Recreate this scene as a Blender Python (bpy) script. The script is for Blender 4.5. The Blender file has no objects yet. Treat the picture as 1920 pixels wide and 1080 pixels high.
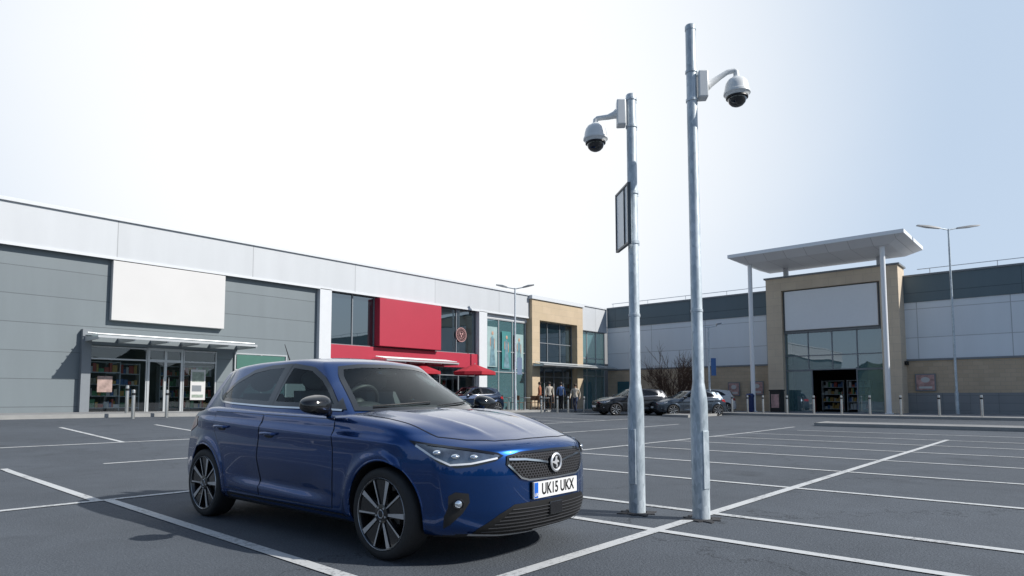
import bpy, bmesh, math, random
from math import sin, cos, pi, radians, hypot, exp, sqrt, atan2
from mathutils import Vector, Matrix
from mathutils.bvhtree import BVHTree
random.seed(7)
SC = bpy.context.scene
COL = SC.collection

# ------------------------------------------------------------------ materials
def N(nt, t, **kw):
    n = nt.nodes.new(t)
    for k, v in kw.items():
        if k in n.inputs: n.inputs[k].default_value = v
        else: setattr(n, k, v)
    return n
def principled(name):
    m = bpy.data.materials.new(name); m.use_nodes = True
    nt = m.node_tree
    b = nt.nodes["Principled BSDF"]
    return m, nt, b
def c4(c): return (c[0], c[1], c[2], 1.0)
def mat(name, col, rough=0.5, metal=0.0, coat=0.0, var=0.12, scale=6.0, bump=0.0, bscale=60.0, spec=0.5):
    m, nt, b = principled(name)
    b.inputs['Roughness'].default_value = rough
    b.inputs['Metallic'].default_value = metal
    b.inputs['Coat Weight'].default_value = coat
    b.inputs['Coat Roughness'].default_value = 0.03
    b.inputs['Specular IOR Level'].default_value = spec
    tc = N(nt, 'ShaderNodeTexCoord')
    nz = N(nt, 'ShaderNodeTexNoise', Scale=scale, Detail=5.0)
    nt.links.new(tc.outputs['Object'], nz.inputs['Vector'])
    mx = N(nt, 'ShaderNodeMix', data_type='RGBA')
    mx.inputs[6].default_value = c4([x*(1-var) for x in col]); mx.inputs[7].default_value = c4([min(1, x*(1+var)) for x in col])
    nt.links.new(nz.outputs['Fac'], mx.inputs[0])
    nt.links.new(mx.outputs[2], b.inputs['Base Color'])
    if bump > 0:
        n2 = N(nt, 'ShaderNodeTexNoise', Scale=bscale, Detail=4.0)
        nt.links.new(tc.outputs['Object'], n2.inputs['Vector'])
        bp = N(nt, 'ShaderNodeBump', Strength=bump, Distance=0.01)
        nt.links.new(n2.outputs['Fac'], bp.inputs['Height'])
        nt.links.new(bp.outputs['Normal'], b.inputs['Normal'])
    return m
def mth(nt, op, a, b=None, clamp=False):
    n = nt.nodes.new('ShaderNodeMath'); n.operation = op; n.use_clamp = clamp
    for i, v in enumerate((a, b)):
        if v is None: continue
        if isinstance(v, (int, float)): n.inputs[i].default_value = v
        else: nt.links.new(v, n.inputs[i])
    return n.outputs[0]
def panel_mat(name, col, axis, pz, pa, joint=0.02, rough=0.45, metal=0.0, dark=0.45, z_off=0.0, streak=0.12):
    """cladding: joints every pz metres in height and pa metres along axis (0=x,1=y)"""
    m, nt, b = principled(name)
    b.inputs['Roughness'].default_value = rough; b.inputs['Metallic'].default_value = metal
    g = N(nt, 'ShaderNodeNewGeometry')
    sp = N(nt, 'ShaderNodeSeparateXYZ'); nt.links.new(g.outputs['Position'], sp.inputs[0])
    z = mth(nt, 'FRACT', mth(nt, 'DIVIDE', mth(nt, 'ADD', sp.outputs[2], 50.0+z_off), pz))
    mk = mth(nt, 'LESS_THAN', z, joint/pz)
    cell = mth(nt, 'FLOOR', mth(nt, 'DIVIDE', mth(nt, 'ADD', sp.outputs[2], 50.0+z_off), pz))
    if pa > 0:
        a = mth(nt, 'FRACT', mth(nt, 'DIVIDE', mth(nt, 'ADD', sp.outputs[axis], 100.0), pa))
        mk = mth(nt, 'MAXIMUM', mk, mth(nt, 'LESS_THAN', a, joint/pa))
        ca = mth(nt, 'FLOOR', mth(nt, 'DIVIDE', mth(nt, 'ADD', sp.outputs[axis], 100.0), pa))
        cell = mth(nt, 'ADD', cell, mth(nt, 'MULTIPLY', ca, 7.31))
    wn = N(nt, 'ShaderNodeTexWhiteNoise', noise_dimensions='1D'); nt.links.new(cell, wn.inputs['W'])
    nz = N(nt, 'ShaderNodeTexNoise', Scale=0.6, Detail=6.0)
    mp = N(nt, 'ShaderNodeMapping'); mp.inputs['Scale'].default_value = (3, 3, 0.5)
    nt.links.new(g.outputs['Position'], mp.inputs[0]); nt.links.new(mp.outputs[0], nz.inputs['Vector'])
    f = mth(nt, 'ADD', mth(nt, 'MULTIPLY', wn.outputs['Value'], 0.07), mth(nt, 'MULTIPLY', nz.outputs['Fac'], streak*2))
    f = mth(nt, 'ADD', f, 1.0-0.035-streak)
    f = mth(nt, 'MULTIPLY', f, mth(nt, 'SUBTRACT', 1.0, mth(nt, 'MULTIPLY', mk, dark)))
    vm = N(nt, 'ShaderNodeVectorMath', operation='SCALE'); vm.inputs[0].default_value = col
    nt.links.new(f, vm.inputs['Scale']); nt.links.new(vm.outputs[0], b.inputs['Base Color'])
    bp = N(nt, 'ShaderNodeBump', Strength=0.6, Distance=0.02)
    h = mth(nt, 'SUBTRACT', 1.0, mk)
    nt.links.new(h, bp.inputs['Height']); nt.links.new(bp.outputs['Normal'], b.inputs['Normal'])
    return m
def brick_mat(name, c1, c2, mortar, bw=0.44, bh=0.215):
    m, nt, b = principled(name); b.inputs['Roughness'].default_value = 0.85
    g = N(nt, 'ShaderNodeNewGeometry')
    sp = N(nt, 'ShaderNodeSeparateXYZ'); nt.links.new(g.outputs['Position'], sp.inputs[0])
    cb = N(nt, 'ShaderNodeCombineXYZ'); nt.links.new(mth(nt, 'ADD', sp.outputs[0], sp.outputs[1]), cb.inputs[0]); nt.links.new(sp.outputs[2], cb.inputs[1])
    br = N(nt, 'ShaderNodeTexBrick', Scale=1.0)
    br.inputs['Color1'].default_value = c4(c1); br.inputs['Color2'].default_value = c4(c2); br.inputs['Mortar'].default_value = c4(mortar)
    br.inputs['Mortar Size'].default_value = 0.008; br.inputs['Brick Width'].default_value = bw; br.inputs['Row Height'].default_value = bh
    nt.links.new(cb.outputs[0], br.inputs['Vector'])
    nz = N(nt, 'ShaderNodeTexNoise', Scale=1.3, Detail=6.0); nt.links.new(g.outputs['Position'], nz.inputs['Vector'])
    mx = N(nt, 'ShaderNodeMix', data_type='RGBA', blend_type='MULTIPLY'); mx.inputs[0].default_value = 0.25
    nt.links.new(br.outputs['Color'], mx.inputs[6]); nt.links.new(nz.outputs['Fac'], mx.inputs[7])
    nt.links.new(mx.outputs[2], b.inputs['Base Color'])
    return m
def glass_mat(name, tint, base=0.10, rough=0.02, body=None, bodyfac=0.0, wav=0.0, ior=1.5):
    m = bpy.data.materials.new(name); m.use_nodes = True; nt = m.node_tree; nt.nodes.clear()
    out = N(nt, 'ShaderNodeOutputMaterial')
    tr = N(nt, 'ShaderNodeBsdfTransparent'); tr.inputs[0].default_value = c4(tint)
    gl = N(nt, 'ShaderNodeBsdfGlossy'); gl.inputs['Roughness'].default_value = rough; gl.inputs['Color'].default_value = (0.90, 0.96, 1, 1)
    fr = N(nt, 'ShaderNodeFresnel'); fr.inputs['IOR'].default_value = ior
    fac = mth(nt, 'ADD', fr.outputs[0], base, True)
    first = tr.outputs[0]
    if body:
        df = N(nt, 'ShaderNodeBsdfDiffuse'); df.inputs['Color'].default_value = c4(body)
        mxb = N(nt, 'ShaderNodeMixShader'); mxb.inputs[0].default_value = bodyfac
        nt.links.new(tr.outputs[0], mxb.inputs[1]); nt.links.new(df.outputs[0], mxb.inputs[2]); first = mxb.outputs[0]
    if wav > 0:
        tc = N(nt, 'ShaderNodeTexCoord'); nz = N(nt, 'ShaderNodeTexNoise', Scale=0.7, Detail=1.0)
        nt.links.new(tc.outputs['Object'], nz.inputs['Vector'])
        bp = N(nt, 'ShaderNodeBump', Strength=wav, Distance=0.02); nt.links.new(nz.outputs['Fac'], bp.inputs['Height'])
        nt.links.new(bp.outputs['Normal'], gl.inputs['Normal'])
    mx = N(nt, 'ShaderNodeMixShader'); nt.links.new(fac, mx.inputs[0])
    nt.links.new(first, mx.inputs[1]); nt.links.new(gl.outputs[0], mx.inputs[2]); nt.links.new(mx.outputs[0], out.inputs[0])
    return m

def asphalt_mat(name):
    m, nt, b = principled(name)
    g = N(nt, 'ShaderNodeNewGeometry')
    big = N(nt, 'ShaderNodeTexNoise', Scale=0.22, Detail=6.0, Roughness=0.6)
    med = N(nt, 'ShaderNodeTexNoise', Scale=2.2, Detail=6.0, Roughness=0.65)
    fin = N(nt, 'ShaderNodeTexNoise', Scale=55.0, Detail=3.0, Roughness=0.7)
    vo = N(nt, 'ShaderNodeTexVoronoi', Scale=70.0)
    for n in (big, med, fin, vo): nt.links.new(g.outputs['Position'], n.inputs['Vector'])
    f = mth(nt, 'ADD', mth(nt, 'MULTIPLY', big.outputs['Fac'], 0.9), mth(nt, 'MULTIPLY', med.outputs['Fac'], 0.45))
    f = mth(nt, 'ADD', f, mth(nt, 'MULTIPLY', fin.outputs['Fac'], 1.2))
    sp = mth(nt, 'MULTIPLY', mth(nt, 'LESS_THAN', vo.outputs['Distance'], 0.24), 0.9)
    wn = mth(nt, 'MULTIPLY', sp, vo.outputs['Color'])
    f = mth(nt, 'ADD', f, wn)
    f = mth(nt, 'MULTIPLY', f, 0.086)
    f = mth(nt, 'ADD', f, -0.018)
    st = N(nt, 'ShaderNodeTexNoise', Scale=0.9, Detail=2.0); nt.links.new(g.outputs['Position'], st.inputs['Vector'])
    stf = mth(nt, 'MULTIPLY', mth(nt, 'SUBTRACT', st.outputs['Fac'], 0.62, True), 3.0, True)
    f = mth(nt, 'MULTIPLY', f, mth(nt, 'SUBTRACT', 1.0, mth(nt, 'MULTIPLY', stf, 0.6)))
    cv = N(nt, 'ShaderNodeTexVoronoi', Scale=0.16, feature='DISTANCE_TO_EDGE')
    wrp = N(nt, 'ShaderNodeVectorMath', operation='ADD')
    wsc = N(nt, 'ShaderNodeVectorMath', operation='SCALE'); wsc.inputs['Scale'].default_value = 0.9
    nt.links.new(med.outputs['Color'], wsc.inputs[0]); nt.links.new(g.outputs['Position'], wrp.inputs[0]); nt.links.new(wsc.outputs[0], wrp.inputs[1])
    nt.links.new(wrp.outputs[0], cv.inputs['Vector'])
    ck = mth(nt, 'MULTIPLY', mth(nt, 'LESS_THAN', cv.outputs['Distance'], 0.0016), 0.4)
    f = mth(nt, 'MULTIPLY', f, mth(nt, 'SUBTRACT', 1.0, ck))
    cb = N(nt, 'ShaderNodeVectorMath', operation='SCALE'); cb.inputs[0].default_value = (0.88, 1.0, 1.16)
    nt.links.new(f, cb.inputs['Scale']); nt.links.new(cb.outputs[0], b.inputs['Base Color'])
    b.inputs['Roughness'].default_value = 0.85
    b.inputs['Specular IOR Level'].default_value = 0.3
    bp = N(nt, 'ShaderNodeBump', Strength=0.6, Distance=0.006)
    nt.links.new(mth(nt, 'ADD', fin.outputs['Fac'], mth(nt, 'MULTIPLY', vo.outputs['Distance'], -0.8)), bp.inputs['Height'])
    nt.links.new(bp.outputs['Normal'], b.inputs['Normal'])
    return m
def line_mat(name):
    m, nt, b = principled(name)
    g = N(nt, 'ShaderNodeNewGeometry')
    n1 = N(nt, 'ShaderNodeTexNoise', Scale=28.0, Detail=5.0, Roughness=0.75)
    n2 = N(nt, 'ShaderNodeTexNoise', Scale=1.6, Detail=4.0)
    for n in (n1, n2): nt.links.new(g.outputs['Position'], n.inputs['Vector'])
    w = mth(nt, 'ADD', n1.outputs['Fac'], mth(nt, 'MULTIPLY', n2.outputs['Fac'], 0.5))
    w = mth(nt, 'MULTIPLY', mth(nt, 'SUBTRACT', w, 0.78), 6.0, True)
    mx = N(nt, 'ShaderNodeMix', data_type='RGBA'); mx.inputs[6].default_value = (0.52, 0.53, 0.53, 1); mx.inputs[7].default_value = (0.19, 0.195, 0.20, 1)
    nt.links.new(w, mx.inputs[0]); nt.links.new(mx.outputs[2], b.inputs['Base Color']); b.inputs['Roughness'].default_value = 0.75
    return m

M = {}
M['asphalt'] = asphalt_mat('asphalt')
M['line'] = line_mat('white_line_paint')
M['paving'] = mat('paving_concrete', (0.25, 0.25, 0.25), 0.85, var=0.25, scale=1.5, bump=0.3, bscale=40)
M['kerb'] = mat('kerb_concrete', (0.30, 0.30, 0.29), 0.85, var=0.2, scale=3, bump=0.3)
M['greyclad'] = panel_mat('grey_cladding', (0.165, 0.195, 0.21), 0, 0.98, 0, 0.022, z_off=0.2, streak=0.10, dark=0.35)
M['fascia'] = panel_mat('white_fascia_panels', (0.53, 0.55, 0.57), 0, 3.0, 5.4, 0.03, rough=0.4, z_off=1.0, streak=0.07, dark=0.35)
M['white'] = mat('white_panel', (0.60, 0.59, 0.58), 0.5, var=0.05, scale=0.8)
M['whitetrim'] = mat('white_trim', (0.62, 0.64, 0.66), 0.45, var=0.05)
M['greytrim'] = mat('grey_frame', (0.20, 0.22, 0.24), 0.4, var=0.08)
M['silver'] = mat('aluminium_frame', (0.50, 0.52, 0.53), 0.35, 0.4, var=0.08)
M['darkband'] = panel_mat('dark_cladding', (0.105, 0.15, 0.175), 1, 1.5, 6.0, 0.03, z_off=0.1, streak=0.08)
M['lightclad'] = panel_mat('light_cladding', (0.74, 0.79, 0.84), 1, 1.6, 4.1, 0.035, z_off=0.0, streak=0.05, dark=0.4)
M['sandbrick'] = brick_mat('sandstone_brick', (0.64, 0.51, 0.37), (0.57, 0.45, 0.32), (0.46, 0.39, 0.31))
M['sandstone'] = brick_mat('sandstone_portal', (0.62, 0.49, 0.34), (0.58, 0.46, 0.31), (0.46, 0.38, 0.28), 0.9, 0.45)
M['palestone'] = brick_mat('pale_stone_portal', (0.74, 0.62, 0.47), (0.70, 0.58, 0.44), (0.58, 0.49, 0.39), 0.9, 0.45)
M['plinth'] = panel_mat('grey_plinth', (0.24, 0.25, 0.26), 1, 0.4, 1.2, 0.012)
M['red'] = mat('red_panel', (0.40, 0.018, 0.045), 0.5, var=0.08, scale=1)
M['redcloth'] = mat('red_canvas', (0.40, 0.015, 0.03), 0.8, var=0.15, scale=3)
M['glass'] = glass_mat('shop_glass', (0.80, 0.88, 0.90), 0.07, 0.01, wav=0.12)
M['glassup'] = glass_mat('upper_glass', (0.22, 0.3, 0.33), 0.20, 0.01, (0.02, 0.04, 0.05), 0.5, wav=0.2)
M['glassteal'] = glass_mat('teal_glass', (0.40, 0.62, 0.62), 0.16, 0.01, (0.16, 0.32, 0.35), 0.45, wav=0.2)
M['canopyglass'] = glass_mat('canopy_glass', (0.6, 0.8, 0.75), 0.1, 0.03, (0.25, 0.40, 0.36), 0.3)
M['interior'] = mat('shop_interior', (0.12, 0.14, 0.16), 0.8, var=0.6, scale=1.2)
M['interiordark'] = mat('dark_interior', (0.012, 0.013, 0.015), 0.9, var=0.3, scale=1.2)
M['green'] = mat('green_sign', (0.04, 0.14, 0.11), 0.5)
M['roof'] = mat('roof_membrane', (0.25, 0.26, 0.27), 0.8)
M['black'] = mat('black_plastic', (0.012, 0.012, 0.013), 0.45, var=0.2)
M['soffit'] = panel_mat('canopy_soffit', (0.80, 0.80, 0.81), 1, 50.0, 1.1, 0.02, streak=0.03)
M['brightwhite'] = mat('canopy_edge_white', (0.84, 0.85, 0.86), 0.4, var=0.03)
M['teal'] = mat('teal_door', (0.04, 0.12, 0.14), 0.5)
def galv_mat():
    m, nt, b = principled('galvanised_steel')
    tc = N(nt, 'ShaderNodeTexCoord'); v = N(nt, 'ShaderNodeTexVoronoi', Scale=45.0); n = N(nt, 'ShaderNodeTexNoise', Scale=4.0, Detail=7.0, Roughness=0.7)
    mp = N(nt, 'ShaderNodeMapping'); mp.inputs['Scale'].default_value = (1, 1, 0.35)
    nt.links.new(tc.outputs['Object'], mp.inputs[0]); nt.links.new(mp.outputs[0], v.inputs['Vector']); nt.links.new(mp.outputs[0], n.inputs['Vector'])
    f = mth(nt, 'ADD', mth(nt, 'MULTIPLY', v.outputs['Color'], 0.14), mth(nt, 'MULTIPLY', n.outputs['Fac'], 0.60))
    cr = N(nt, 'ShaderNodeValToRGB'); cr.color_ramp.elements[0].position = 0.20; cr.color_ramp.elements[0].color = (0.22, 0.28, 0.32, 1)
    cr.color_ramp.elements[1].position = 0.46; cr.color_ramp.elements[1].color = (0.64, 0.70, 0.74, 1)
    nt.links.new(f, cr.inputs[0]); nt.links.new(cr.outputs[0], b.inputs['Base Color'])
    b.inputs['Metallic'].default_value = 0.25; b.inputs['Roughness'].default_value = 0.45
    bp = N(nt, 'ShaderNodeBump', Strength=0.15, Distance=0.004); nt.links.new(n.outputs['Fac'], bp.inputs['Height']); nt.links.new(bp.outputs['Normal'], b.inputs['Normal'])
    return m
M['galv'] = galv_mat()
M['camwhite'] = mat('camera_white', (0.78, 0.79, 0.78), 0.35, var=0.05, scale=20)
M['smoke'] = mat('smoked_dome', (0.01, 0.01, 0.012), 0.05, coat=1.0)
M['steel'] = mat('brushed_steel', (0.50, 0.50, 0.48), 0.3, 0.8)
M['poster1'] = mat('poster_red_white', (0.5, 0.30, 0.28), 0.5, var=0.9, scale=5)
M['skin'] = mat('skin', (0.45, 0.27, 0.19), 0.6)
M['bin'] = mat('bin_blue', (0.02, 0.04, 0.14), 0.5)
M['twig'] = mat('twig_bark', (0.10, 0.055, 0.035), 0.9, var=0.4, scale=10)

# ------------------------------------------------------------------ mesh builder
class MB:
    def __init__(s): s.v = []; s.f = []; s.m = []
    def add(s, vs, fs, mi=0):
        o = len(s.v); s.v += [tuple(v) for v in vs]
        for f in fs: s.f.append(tuple(o+i for i in f)); s.m.append(mi)
        return s
    def box(s, x0, x1, y0, y1, z0, z1, mi=0):
        return s.add([(x0,y0,z0),(x1,y0,z0),(x1,y1,z0),(x0,y1,z0),(x0,y0,z1),(x1,y0,z1),(x1,y1,z1),(x0,y1,z1)],
              [(0,3,2,1),(4,5,6,7),(0,1,5,4),(1,2,6,5),(2,3,7,6),(3,0,4,7)], mi)
    def hexa(s, pts, mi=0):
        return s.add(pts, [(0,3,2,1),(4,5,6,7),(0,1,5,4),(1,2,6,5),(2,3,7,6),(3,0,4,7)], mi)
    def lathe(s, prof, c=(0,0,0), ax=(0,0,1), n=24, mi=0, cap=True):
        ax = Vector(ax).normalized(); c = Vector(c)
        q = Vector((0,0,1)).rotation_difference(ax)
        vs = []; fs = []
        for (r, h) in prof:
            for k in range(n):
                a = 2*pi*k/n; vs.append(c + q @ Vector((r*cos(a), r*sin(a), h)))
        for i in range(len(prof)-1):
            for k in range(n):
                k2 = (k+1) % n; fs.append((i*n+k, i*n+k2, (i+1)*n+k2, (i+1)*n+k))
        if cap:
            fs.append(tuple(range(n-1, -1, -1))); L = (len(prof)-1)*n; fs.append(tuple(L+k for k in range(n)))
        return s.add(vs, fs, mi)
    def cyl(s, p0, p1, r0, r1=None, n=16, mi=0):
        p0 = Vector(p0); p1 = Vector(p1); d = p1-p0
        return s.lathe([(r0, 0), (r0 if r1 is None else r1, d.length)], p0, d, n, mi)
    def tube(s, pts, rad, n=10, mi=0, sx=1.0):
        pts = [Vector(p) for p in pts]; vs = []; fs = []
        for i, p in enumerate(pts):
            d = (pts[min(i+1, len(pts)-1)]-pts[max(i-1, 0)]).normalized()
            q = Vector((0,0,1)).rotation_difference(d); r = rad[i] if isinstance(rad, (list, tuple)) else rad
            for k in range(n):
                a = 2*pi*k/n; vs.append(p + q @ Vector((r*cos(a)*sx, r*sin(a), 0)))
        for i in range(len(pts)-1):
            for k in range(n):
                k2 = (k+1) % n; fs.append((i*n+k, i*n+k2, (i+1)*n+k2, (i+1)*n+k))
        fs.append(tuple(range(n-1, -1, -1))); L = (len(pts)-1)*n; fs.append(tuple(L+k for k in range(n)))
        return s.add(vs, fs, mi)
    def ell(s, c, r, n=20, k=12, mi=0, f=None):
        vs = []; fs = []
        for i in range(k+1):
            t = pi*i/k
            for j in range(n):
                a = 2*pi*j/n; p = Vector((r[0]*sin(t)*cos(a), r[1]*sin(t)*sin(a), r[2]*cos(t)))
                if f: p = f(p)
                vs.append(Vector(c)+p)
        for i in range(k):
            for j in range(n):
                j2 = (j+1) % n; fs.append((i*n+j, (i+1)*n+j, (i+1)*n+j2, i*n+j2))
        return s.add(vs, fs, mi)
    def obj(s, name, mats, parent=None, loc=None, smooth=35, bevel=0, label=None, cat=None, group=None, kind=None, rotz=0):
        me = bpy.data.meshes.new(name); me.from_pydata(s.v, [], s.f); me.validate(verbose=False)
        if not isinstance(mats, (list, tuple)): mats = [mats]
        for m in mats: me.materials.append(m)
        if len(me.polygons) == len(s.m): me.polygons.foreach_set('material_index', s.m)
        if smooth:
            me.polygons.foreach_set('use_smooth', [True]*len(me.polygons)); me.set_sharp_from_angle(angle=radians(smooth))
        me.update()
        o = bpy.data.objects.new(name, me); COL.objects.link(o)
        if bevel:
            md = o.modifiers.new('bevel', 'BEVEL'); md.width = bevel; md.segments = 2; md.limit_method = 'ANGLE'
        if parent: o.parent = parent
        if loc: o.location = loc
        if rotz: o.rotation_euler = (0, 0, rotz)
        tag(o, label, cat, group, kind); return o
def tag(o, label=None, cat=None, group=None, kind=None):
    if label: o['label'] = label
    if cat: o['category'] = cat
    if group: o['group'] = group
    if kind: o['kind'] = kind
def empty(name, loc=(0,0,0), rotz=0, parent=None, label=None, cat=None, group=None):
    o = bpy.data.objects.new(name, None); o.empty_display_size = 0.3; COL.objects.link(o)
    o.location = loc; o.rotation_euler = (0,0,rotz)
    if parent: o.parent = parent
    tag(o, label, cat, group); return o
def copy_tree(root, loc, rotz, scale=(1,1,1), swap=None, skip=(), label=None, cat=None, group=None):
    def rec(o, par):
        if o.name.split('.')[0] in skip: return None
        c = o.copy(); COL.objects.link(c)
        if swap and o.data and any(m in swap for m in o.data.materials):
            key = (o.data.name, id(swap))
            if key not in CACHE:
                d = o.data.copy()
                for i, m in enumerate(d.materials):
                    if m in swap: d.materials[i] = swap[m]
                CACHE[key] = d
            c.data = CACHE[key]
        if par: c.parent = par; c.matrix_parent_inverse = o.matrix_parent_inverse.copy()
        for ch in list(o.children): rec(ch, c)
        return c
    r = rec(root, None); r.location = loc; r.rotation_euler = (0,0,rotz); r.scale = scale
    tag(r, label, cat, group); return r
CACHE = {}
def cl(x, a=0.0, b=1.0): return max(a, min(b, x))
def sm(a, b, x):
    t = cl((x-a)/(b-a)); return t*t*(3-2*t)
def ip(x, P):
    if x <= P[0][0]: return P[0][1]
    if x >= P[-1][0]: return P[-1][1]
    for i in range(len(P)-1):
        if x <= P[i+1][0]:
            x0, y0 = P[i]; x1, y1 = P[i+1]; h = x1-x0; t = (x-x0)/h
            def sl(k):
                if k <= 0 or k >= len(P)-1: 
                    k2 = 0 if k <= 0 else len(P)-2
                    return (P[k2+1][1]-P[k2][1])/(P[k2+1][0]-P[k2][0])
                a = (P[k][1]-P[k-1][1])/(P[k][0]-P[k-1][0]); b = (P[k+1][1]-P[k][1])/(P[k+1][0]-P[k][0])
                return 0 if a*b <= 0 else 2*a*b/(a+b)
            m0 = sl(i); m1 = sl(i+1)
            return (2*t**3-3*t*t+1)*y0+(t**3-2*t*t+t)*h*m0+(-2*t**3+3*t*t)*y1+(t**3-t*t)*h*m1

# ground position from an image pixel column (as a tangent) and an estimated depth
FX, FY = 0.738, 0.674
def S(t, D):
    r = t*D; return (FY*r+FX*D, -FX*r+FY*D)
def gz(X, Y):
    return 0.45*cl((Y-12)/13)*cl((42-X)/34)+0.12*cl((X-20)/16)

# ------------------------------------------------------------------ ground
xs = [-900,-300,-100,-40]+list(range(-20,61))+[90,200,400,1000]; ys = [-900,-300,-100,-40]+list(range(-20,61))+[90,200,400,1000]
g = MB(); vs = [(x,y,gz(x,y)) for y in ys for x in xs]; n = len(xs)
g.add(vs, [(j*n+i, j*n+i+1, (j+1)*n+i+1, (j+1)*n+i) for j in range(len(ys)-1) for i in range(n-1)])
g.obj('ground', M['asphalt'], kind='structure')
ln = MB()
def gline(x0, y0, x1, y1, w=0.10, L=0.007):
    d = Vector((x1-x0, y1-y0)); n = max(1, int(d.length/0.5)); t = d.normalized(); p = Vector((-t.y, t.x))*w/2
    vs = []
    for i in range(n+1):
        c = Vector((x0, y0))+d*i/n
        for sgn in (1, -1):
            q = c+p*sgn; vs.append((q.x, q.y, gz(q.x, q.y)+L))
    ln.add(vs, [(2*i, 2*i+1, 2*i+3, 2*i+2) for i in range(n)])
Y0 = 2.62; YB = 7.75
gline(-12, Y0, 20.2, Y0, 0.10)
for X in (-4.9, -2.5, -0.1, 2.3, 4.84, 5.9, 8.22, 10.52, 12.85, 15.2, 17.55, 19.9):
    gline(X, Y0+0.05, X, YB-0.05)
    if X > 4: gline(X, Y0-0.05, X, -2.4)
gline(-12, YB, 24.5, YB)
for X in (-7.4, -5.0, -2.6, -0.2, 2.2): gline(X, YB+0.05, X, 12.2)
gline(3.5, 12.0, 24, 12.0)
gline(-12, 15.5, 26, 15.5)
for k in range(-5, 9): gline(4.9+2.4*k, 15.55, 4.9+2.4*k, 20.4)
gline(22.4, -2.4, 22.4, 7.0)
ln.obj('parking_bay_lines', M['line'], kind='structure', smooth=0)

def pave(name, x0, x1, y0, y1, sides, h=0.12):
    b = MB(); k = 0.14
    nx = max(1, int((x1-x0))); ny = max(1, int((y1-y0)))
    def P(x, y, dz): return (x, y, gz(x, y)+dz)
    gx = [x0+(x1-x0)*i/nx for i in range(nx+1)]; gy = [y0+(y1-y0)*i/ny for i in range(ny+1)]
    b.add([P(x, y, h) for y in gy for x in gx], [(j*(nx+1)+i, j*(nx+1)+i+1, (j+1)*(nx+1)+i+1, (j+1)*(nx+1)+i) for j in range(ny) for i in range(nx)], 0)
    def kerb(pts, nx_, ny_):
        vs = []
        for (x, y) in pts:
            vs += [P(x, y, -0.02), P(x, y, h-0.006), P(x+nx_*0.012, y+ny_*0.012, h+0.006), P(x+nx_*k, y+ny_*k, h+0.006), P(x+nx_*k, y+ny_*k, h-0.02)]
        m = len(pts); fs = []
        for i in range(m-1):
            for q in range(4): fs.append((i*5+q, (i+1)*5+q, (i+1)*5+q+1, i*5+q+1))
        b.add(vs, fs, 1)
    if 'S' in sides: kerb([(x, y0) for x in gx], 0, 1)
    if 'N' in sides: kerb([(x, y1) for x in gx], 0, -1)
    if 'W' in sides: kerb([(x0, y) for y in gy], 1, 0)
    if 'E' in sides: kerb([(x1, y) for y in gy], -1, 0)
    b.obj(name, [M['paving'], M['kerb']], kind='structure')
pave('pavement', -25, 42, 24.3, 29.8, 'S')
pave('pavement', 35, 42.2, -25, 24.3, 'WS')
pave('kerb_island', 25.6, 27.2, -14, 7.4, 'WNES')
pave('kerb_island', 30, 34, 14.5, 15.9, 'WNES')

# added dark ridge outside the view, only for car paint and glass to reflect
hl = MB(); hv = []; NA = 260
for i in range(NA+1):
    a = radians(120+220*i/NA)
    top = 7+2.5*sin(a*9)+1.6*sin(a*31+1)+1.0*sin(a*83)+random.uniform(-.6, .6)
    for (rr, zz) in ((95, -.2), (98, top*.55+random.uniform(-.4, .4)), (103, top), (125, top*.8), (150, -.2)):
        hv.append((rr*cos(a)+10, rr*sin(a)+5, zz))
hl.add(hv, [(i*5+q, (i+1)*5+q, (i+1)*5+q+1, i*5+q+1) for i in range(NA) for q in range(4)])
hl.obj('reflection_ridge', mat('reflection_ridge_green', (.035, .05, .03), .95, var=.6, scale=.5, bump=1.0, bscale=1.5), kind='structure', smooth=0)

# ------------------------------------------------------------------ left retail building (front plane y=27, faces -y)
YF = 27.0
LB = empty('retail_building', (12, YF, 0.4), label='two storey retail row, white fascia, grey cladding, shop fronts', cat='building')
def part(mb, name, mats, root, **k):
    o = mb.obj(name, mats, **k); o.parent = root; o.location = -Vector(root.location); return o
def sub(mb, name, mats, par, **k):
    o = mb.obj(name, mats, **k); o.parent = par; return o
w = MB(); F = YF
w.box(-25, 7.3, F, F+.3, -.3, 6.35); w.box(7.3, 12.05, F, F+.3, 3.05, 6.35); w.box(12.05, 16.8, F, F+.3, -.3, 6.35)
part(w, 'cladding_wall', [M['greyclad']], LB)
w = MB(); w.box(-25, 60, 31.2, 52, -.3, 7.4); w.box(-25, 41.99, F+.35, 31.2, 6.5, 7.4)
part(w, 'roof', M['roof'], LB)
for (a, b_, z0) in ((-25, 32.6, 6.35), (38.4, 41.96, 6.0)):
    w = MB(); w.box(a, b_, F-.22, F+.34, z0, 7.8); part(w, 'fascia', M['fascia'], LB, bevel=.01)
    w = MB(); w.box(a, b_, F-.30, F+.36, 7.803, 7.93); part(w, 'coping', M['whitetrim'], LB, bevel=.01)
w = MB(); w.box(-25, 32.55, F-.25, F-.221, 6.30, 6.40); part(w, 'fascia_trim', M['whitetrim'], LB)
for (a, b_) in ((16.8, 17.45), (27.8, 28.5)):
    w = MB(); w.box(a, b_, F-.25, F+.3, -.3, 6.34); part(w, 'pilaster', M['whitetrim'], LB, bevel=.01)
w = MB(); w.box(7.0, 7.3, F-.25, F-.002, -.3, 3.6); part(w, 'pilaster', M['greytrim'], LB)
w = MB(); w.box(7.9, 12.2, F-.24, F-.003, 4.0, 6.27); part(w, 'sign_panel', M['white'], LB, bevel=.015)
w = MB(); w.box(20.2, 24.5, F-.45, F-.003, 3.75, 6.25); part(w, 'red_sign_panel', M['red'], LB, bevel=.02)
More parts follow.
